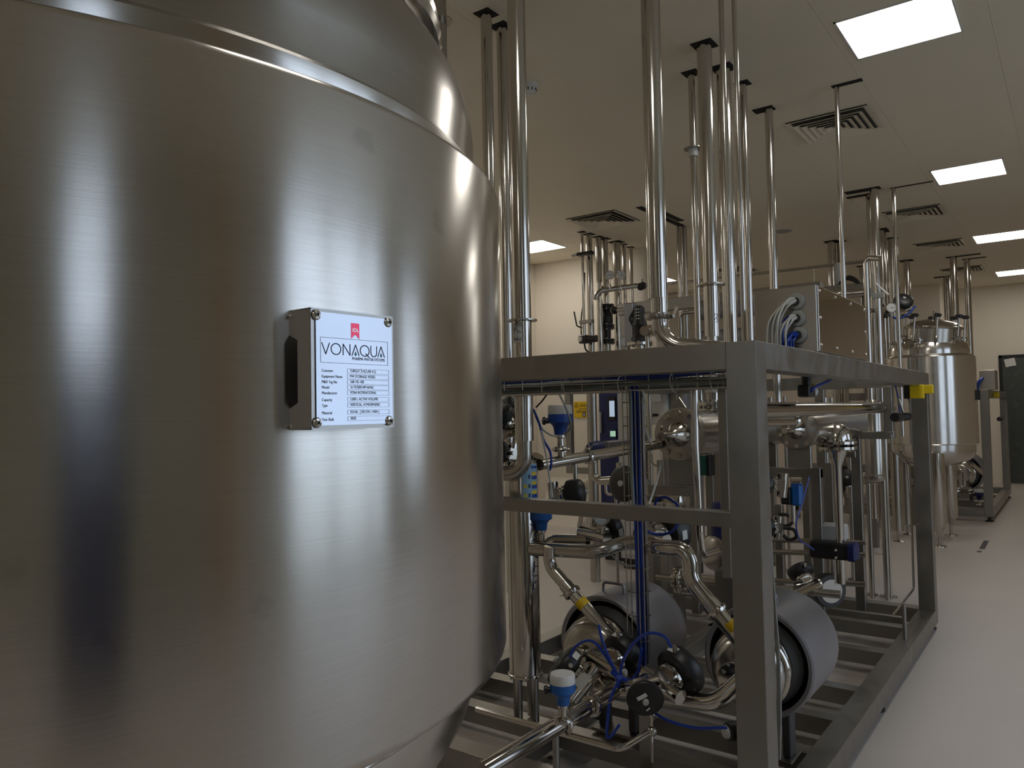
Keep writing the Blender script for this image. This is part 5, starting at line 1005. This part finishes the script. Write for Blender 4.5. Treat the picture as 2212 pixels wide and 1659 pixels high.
t, a, b = cabinet(1333, 1372, 848, 6.6, 'grey', 'control_cabinet', 'light grey cabinet standing before the navy one', .27); onface(t, 1346, 870, 1360, 900, 6.58, 'cablew', 'window')
t, a, b = cabinet(1448, 1482, 846, 6.5, 'motor', 'control_cabinet', 'plain dark grey cabinet panel behind the left heat exchanger')
q = at(1424, 878, Y=5.9); iv = thing('frequency_inverter', 'beige wall inverter box with a label and white cable', 'inverter', tuple(q)); MB().cbox(q, .20, .16, .30).build('body', M['cablew'], iv, bevel=.008); MB().cbox(q+V(.01, -.083, .07), .10, .006, .06).build('keypad', M['paper'], iv); MB().cbox(q+V(.0, -.083, -.07), .06, .006, .02).build('terminal_slot', M['black'], iv); MB().box((q.x-.02, q.y+.08, 0), (q.x+.02, q.y+.11, q.z+.1)).build('stand', M['frame'], iv)
hose('white_cable', 'white cable curling from the beige inverter box', 'cable', [q+V(-.02, -.09, -.07), q+V(-.09, -.10, -.09), q+V(-.11, -.10, -.18), q+V(-.11, -.08, -.28)], .007, 'white')
hose('white_cable', 'white cable looping under the left heat exchanger flange', 'cable', [at(1406, 980, Y=4.0), at(1408, 998, Y=4.0), at(1418, 1006, Y=4.0), at(1428, 995, Y=4.0), at(1424, 1020, Y=3.9), at(1412, 1060, Y=3.8), at(1402, 1090, Y=3.7)], .006, 'cablew')
tb = at(1521, 1005, Y=4.6); tl = thing('teal_terminal_box', 'small teal terminal box below the left heat exchanger', 'terminal box', tuple(tb)); MB().cbox(tb, .07, .08, .12).build('body', M['teal'], tl, bevel=.006); MB().cbox(tb+V(.045, 0, 0), .02, .09, .13).build('lid', M['black'], tl, bevel=.004)
dvalve(at(1370, 1046, Y=4.4), (-.2, -.9, .1), (1, 0, 0), .115, 'large round black valve head behind the upright tray', rb=.035, sticker=False, hgt=.6)
run('u_bend_pipe', 'dull u-shaped pipe hanging behind the sensor pipe', [at(1283, 1000, Y=4.9), at(1284, 1040, Y=4.9), at(1338, 1036, Y=4.9), at(1340, 1000, Y=4.9)], .030, .07, 'pipe2')
run('sensor_rail', 'small gauge line with clamp behind the u-shaped pipe', [at(1308, 1045, Y=5.2), at(1310, 1068, Y=5.2), at(1330, 1068, Y=5.2), V(at(1330, 1068, Y=5.2).x, 5.2, 0)], .012, .03, 'pipe2')
bm = at(1352, 962, Y=4.6); MBk = thing('grey_sensor_bar', 'grey and navy bar-shaped instrument lying above the sensor pipe', 'instrument', tuple(at(1310, 970, Y=3.7)))
i0, i1 = at(1272, 968, Y=3.55), at(1362, 958, Y=3.95); di = (i1-i0).normalized(); iu = di.cross(V(0,0,1)).normalized()
MB().cbox((i0*.3+i1*.7), (i1-i0).length*.66, .05, .055, (di, iu, iu.cross(di))).build('housing', M['motor'], MBk, bevel=.006); MB().lathe(i0, di, [(.012, -.01), (.028, .01), (.034, .05), (.034, .10)], 20).build('nose', M['navy'], MBk)
# horizontal drum below the left heat exchanger
q = at(1425, 1085, Y=4.6); dm = thing('horizontal_drum', 'polished horizontal drum under the left heat exchanger', 'vessel', tuple(q)); MB().lathe(q-V(.0,.0,0), (1, .0, 0), [(.05, -.13), (.10, -.11), (.11, -.09), (.11, .16), (.10, .18), (.05, .20)], 36).build('shell', M['pipe'], dm)
for dx in (-.05, .12): MB().box((q.x+dx-.02, q.y-.05, BT), (q.x+dx+.02, q.y+.05, q.z-.09)).build('leg', M['frame'], dm)
# navy pump motor and valve near the middle post
q = at(1560, 1110, Y=3.9); nm_ = thing('navy_motor', 'navy upright motor with yellow tag on a round steel pump head', 'motor', tuple(q-V(0,0,.25))); MB().lathe(q, (0,0,-1), [(.045, -.06), (.058, -.03), (.062, .0), (.062, .13), (.05, .16)], 28).build('motor', M['navy'], nm_); MB().cbox(q+V(-.02, -.062, -.03), .03, .006, .025).build('tag', M['yellow'], nm_)
MB().lathe(at(1548, 1195, Y=3.86), (-.3, -.9, 0), [(.08, -.05), (.09, -.03), (.09, .02), (.07, .035), (.02, .04)], 36).build('pump_head', M['pipe2'], nm_); MB().box((q.x-.05, q.y+.0, BT), (q.x+.05, q.y+.10, q.z-.25)).build('pedestal', M['frame'], nm_)
q = at(1470, 1252, Y=4.4); fl_ = thing('flanged_stub', 'pair of small bolted flanges on a short pipe behind the left pump cowl', 'flange', tuple(q)); MB().cyl(q+V(-.16, 0, 0), q+V(.9, .1, 0), .022, seg=14).build('stub', M['pipe2'], fl_); flange(q+V(-.02, 0, 0), (1,0,0), .085, .02, fl_, 8); flange(q+V(.004, 0, 0), (1,0,0), .085, .02, fl_, 8); flange(q+V(.34, .03, 0), (1,0,0), .07, .02, fl_, 8)
# low pipes across the skid, seen between the posts
for k, (pya, pyb, Y_) in enumerate(((1160, 1172, 5.6), (1185, 1198, 5.5), (1245, 1262, 5.3))):
    run('cross_pipe', ['upper low cross pipe between the skid supports', 'middle low cross pipe between the skid supports', 'lowest cross pipe between the skid supports'][k], [at(1440, pya, Y=Y_), at(1870, pyb, Y=Y_)], .018, mat='pipe2', group='low cross pipes in the skid')
# sheets leaning on the partition wall
for k in range(3):
    A, B = at(1168+k*3, 1150, Y=8.6+.08*k), at(1246+k*5, 1150, Y=8.6+.08*k); zt_ = at(1246, 1042-k*2, Y=8.7).z
    m = MB(); m.prism([V(A.x, A.y, 0), V(B.x, B.y, 0), V(B.x, B.y+.22, zt_), V(A.x, A.y+.22, zt_)], (0, .02, 0)); o = m.build('leaning_sheet', M['wall'], None, tuple(A), smooth=False); tag(o, ['front', 'middle', 'rear'][k]+' one of the pale sheets leaning on the wall behind the filter column', 'sheet', 'pale sheets leaning on the wall')
q = at(1262, 1050, Y=7.8); tb_ = thing('folded_frame', 'folded pale stand leaning beside the sheets', 'stand', (q.x, q.y, 0))
for dx in (0, .05): MB().cyl((q.x+dx, q.y, 0), (q.x+dx+.02, q.y+.1, q.z+.02), .014, seg=10).build('tube', M['cablew'], tb_)
# warning sign on the partition wall
A, B = at(1240, 868, Y=9.61), at(1274, 902, Y=9.61)
B.x += .05; wsn = thing('warning_sign', 'yellow warning sign reading DIKKAT on the wall behind the skid', 'sign', (A.x, 9.61, B.z)); MB().box((A.x, 9.604, B.z), (B.x, 9.618, A.z)).build('board', M['tape'], wsn)
def wtext(s, x, z, h, par, width, mat='inkb'):
    cu = bpy.data.curves.new('lettering', 'FONT'); cu.body = s; cu.size = h*1.38; cu.extrude = .0005; cu.materials.append(M[mat]); o = bpy.data.objects.new('lettering', cu); COL.objects.link(o); bpy.context.view_layer.update()
    me = bpy.data.meshes.new_from_object(o.evaluated_get(bpy.context.evaluated_depsgraph_get())); bpy.data.objects.remove(o)
    xs = [v.co.x for v in me.vertices]; k = width/max(max(xs)-min(xs), 1e-6); m_ = Matrix.Rotation(math.pi/2, 4, 'X'); m_ = Matrix.Translation(V(x, 9.602, z)-ORG[par]) @ m_ @ Matrix.Diagonal((k, 1, 1, 1)); me.transform(m_)
    o = bpy.data.objects.new('lettering', me); COL.objects.link(o); o.parent = par
W_ = B.x-A.x; H_ = A.z-B.z
wtext('DİKKAT', A.x+W_*.32, A.z-H_*.32, H_*.16, wsn, W_*.52); 
for (u0, u1, vv_) in ((.27, .5, .45), (.54, .85, .45), (.15, .42, .57), (.46, .85, .57), (.10, .36, .66), (.40, .9, .66)):      # small print, too small to read
    MB().cbox((A.x+W_*(u0+u1)/2, 9.602, A.z-H_*vv_), W_*(u1-u0), .001, H_*.035).build('small_print', M['greyprint'], wsn)
tri = [V(A.x+W_*.03, 9.602, A.z-H_*.32), V(A.x+W_*.25, 9.602, A.z-H_*.32), V(A.x+W_*.14, 9.602, A.z-H_*.06)]
MB().tube(tri+[tri[0]], H_*.012, 5).build('triangle', M['inkb'], wsn); MB().cbox((A.x+W_*.14, 9.602, A.z-H_*.22), W_*.02, .002, H_*.10).build('exclamation', M['inkb'], wsn); MB().cbox((A.x+W_*.14, 9.602, A.z-H_*.295), W_*.02, .002, H_*.025).build('exclamation_dot', M['inkb'], wsn)
MB().lathe((A.x+W_*.55, 9.603, A.z-H_*.82), (0,-1,0), [(H_*.13, 0), (H_*.13, .002)], 24).build('pictogram', M['ink'], wsn); MB().cbox((A.x+W_*.55, 9.600, A.z-H_*.82), H_*.11, .001, H_*.13).build('hand', M['paper'], wsn)

# ------------------------------------------------------------------ far skid and door
GX, GY0, GY1, GT = -.93, 11.6, 14.7, 1.70
s2 = thing('skid_frame', 'smaller steel skid frame beyond the second tank near the door', 'skid frame', (GX, GY0, 0))
for (x, y) in ((GX, GY0), (GX, GY1), (GX-1.7, GY0), (GX-1.7, GY1)): MB().box((x-.10, y, .06), (x, y+.10, GT)).build('corner_post', M['frame'], s2, bevel=.004); MB().lathe((x-.05, y+.05, 0), (0,0,1), [(.05, 0), (.05, .012), (.02, .02), (.02, .07)], 14).build('levelling_foot', M['rubber'], s2)
for y in (GY0, GY1):
    MB().box((GX-1.7, y, GT-.10), (GX-.10, y+.10, GT)).build('top_rail', M['frame'], s2, bevel=.004); MB().box((GX-1.7, y, .06), (GX-.10, y+.10, .16)).build('base_rail', M['frame'], s2, bevel=.004)
for x in (GX, GX-1.7):
    MB().box((x-.10, GY0+.10, GT-.10), (x, GY1, GT)).build('top_rail', M['frame'], s2, bevel=.004); MB().box((x-.10, GY0+.10, .06), (x, GY1, .16)).build('base_rail', M['frame'], s2, bevel=.004)
MB().box((GX-1.6, 12.5, .07), (GX-.1, 12.6, .15)).build('base_crossbar', M['frame'], s2); MB().box((GX-1.6, 13.5, .07), (GX-.1, 13.6, .15)).build('base_crossbar', M['frame'], s2)
BTs = BT; BT = .16
pump(GX-.42, 12.35, .56, .27, .55, 'distant pump with grey round cowl inside the far skid'); BT = BTs
run('far_pipe', 'horizontal pipe leading to the distant pump in the far skid', [at(2010, 1063, Y=11.9), at(2098, 1060, Y=12.1)], .055, group='pipes in the far skid'); run('far_pipe', 'slanting outlet pipe of the distant pump with a yellow label', [at(2100, 1005, Y=12.0), at(2126, 1024, Y=12.1)], .035, group='pipes in the far skid')
run('far_pipe', 'second low pipe left of the distant pump behind the tank legs', [at(1915, 1050, Y=11.0), at(1990, 1052, Y=11.2)], .05, group='pipes in the far skid'); run('far_pipe', 'upright pipe pair between the tank legs and the far skid', [at(1952, 1030, Y=11.0), at(1954, 1090, Y=11.0), at(1970, 1092, Y=11.2)], .05, .08, group='pipes in the far skid')
transmitter(at(2116, 1092, Y=12.0), .22, 'small pale sensor head low inside the far skid', cap='white', body='navy')
q = at(2133, 812, Y=11.9); fb_ = thing('junction_box', 'small brown-looking junction box on top of the far skid', 'junction box', (q.x, q.y, GT)); MB().box((q.x-.09, q.y-.05, GT+.002), (q.x+.09, q.y+.35, GT+.26)).build('body', M['sheet'], fb_, bevel=.004)
hose('blue_hose', 'blue hose bundle at the left of the small far junction box', 'hose', [V(q.x-.05, q.y-.06, GT+.16), V(q.x-.09, q.y-.12, GT+.10), V(q.x-.11, q.y-.12, GT)], .02, 'hose')
q = at(2146, 853, X=GX); MB_ = thing('yellow_block', 'tiny yellow block on the far skid post', 'hose holder', tuple(q)); MB().cbox(q+V(.03, 0, 0), .07, .16, .07).build('body', M['yellow'], MB_, bevel=.004); MB().cbox(q+V(-.0, -.06, -.0), .01, .1, .06).build('bracket', M['black'], MB_)
q = at(2160, 905, X=GX+.03); bt2 = thing('black_tap', 'small black tap on the far skid', 'tap', tuple(q)); MB().cyl(q+V(0,-.15,0), q+V(0,.12,0), .03, seg=12).build('body', M['black'], bt2); MB().cyl(q+V(0,.12,0), q+V(0,.2,0), .035, seg=12).build('nut', M['pipe'], bt2)
run('far_pipe', 'thin bent tube on the far skid before the grey pump cowl', [at(2084, 1015, Y=11.8), at(2083, 1050, Y=11.8), at(2076, 1055, Y=11.8), at(2075, 1025, Y=11.8)], .02, .03, group='pipes in the far skid')
# dark door in the far wall
dA = at(2157, 768, Y=17.24); dz = dA.z; dx0 = dA.x; dx1 = dx0+1.9
dr = struct(MB().box((dx0, 17.21, 0), (dx0+.05, 17.25, dz)).box((dx1-.05, 17.21, 0), (dx1, 17.25, dz)).box((dx0, 17.21, dz-.05), (dx1, 17.25, dz)).build('door_1', M['black'], smooth=False))
for k in range(2):
    l_ = MB().box((dx0+.055+k*.92, 17.22, .02), (dx0+.055+k*.92+.885, 17.24, dz-.055)).build('door_leaf', M['door'], dr); MB().box((dx0+.86+k*.13, 17.18, 1.0), (dx0+.89+k*.13, 17.22, 1.2)).build('handle', M['pipe2'], l_)
q = at(2182, 783, Y=17.2); nt = MB().cbox(q, .17, .004, .15, (V(.98, 0, .17), V(0,1,0), V(-.17, 0, .98))).build('paper_note', M['paper'], None, tuple(q)); tag(nt, 'white paper note stuck on the dark far door', 'paper')
# scuffs on the floor
for (a, b, w_) in (((2121, 1186), (2131, 1168), .05), ((2114, 1193), (2117, 1190), .04)):
    A, B = at(*a, Z=0), at(*b, Z=0); d = (B-A).normalized(); m = MB().cbox((A+B)/2+V(0,0,.0006), (B-A).length, w_, .001, (d, V(-d.y, d.x, 0), V(0,0,1))).build('scuff_mark', M['motord'], None, tuple((A+B)/2), smooth=False); m.parent = bpy.data.objects['floor']

# low manifold between the second tank and the far skid
lm = thing('low_manifold', 'dark low manifold frame under the second tank', 'pipe rack', (-2.2, 10.9, 0))
for x in (-3.2, -1.75): MB().box((x-.05, 10.85, 0), (x+.05, 10.95, .75)).build('upright', M['frame'], lm, bevel=.004)
MB().box((-3.2, 10.85, .10), (-1.75, 10.95, .2)).build('rail', M['frame'], lm, bevel=.004); MB().box((-3.2, 10.85, .65), (-1.75, 10.95, .75)).build('rail', M['frame'], lm, bevel=.004)
run('far_pipe', 'shiny low pipe across the dark manifold under the second tank', [V(-3.2, 10.78, .55), V(-1.7, 10.78, .55)], .05, group='pipes in the far skid')
for k, x in enumerate((-2.1, -1.9, -2.5)): dvalve(V(x, 10.74, .62), (.1, -.9, .3), (1, 0, 0), .09, ['middle black valve head on the low manifold under the second tank', 'right black valve head on the low manifold under the second tank', 'left black valve head on the low manifold under the second tank'][k], rb=.04, sticker=False)

for nm_ in ('diaphragm_valve.014', 'diaphragm_valve.018'):
    o = bpy.data.objects[nm_]; p = ORG[o]; inside = FXL < p.x < FX and FY < p.y < FYB
    MB().cyl((p.x, p.y, .04 if inside else 0), p, .018, seg=12).build('standpipe', M['pipe2'], o)
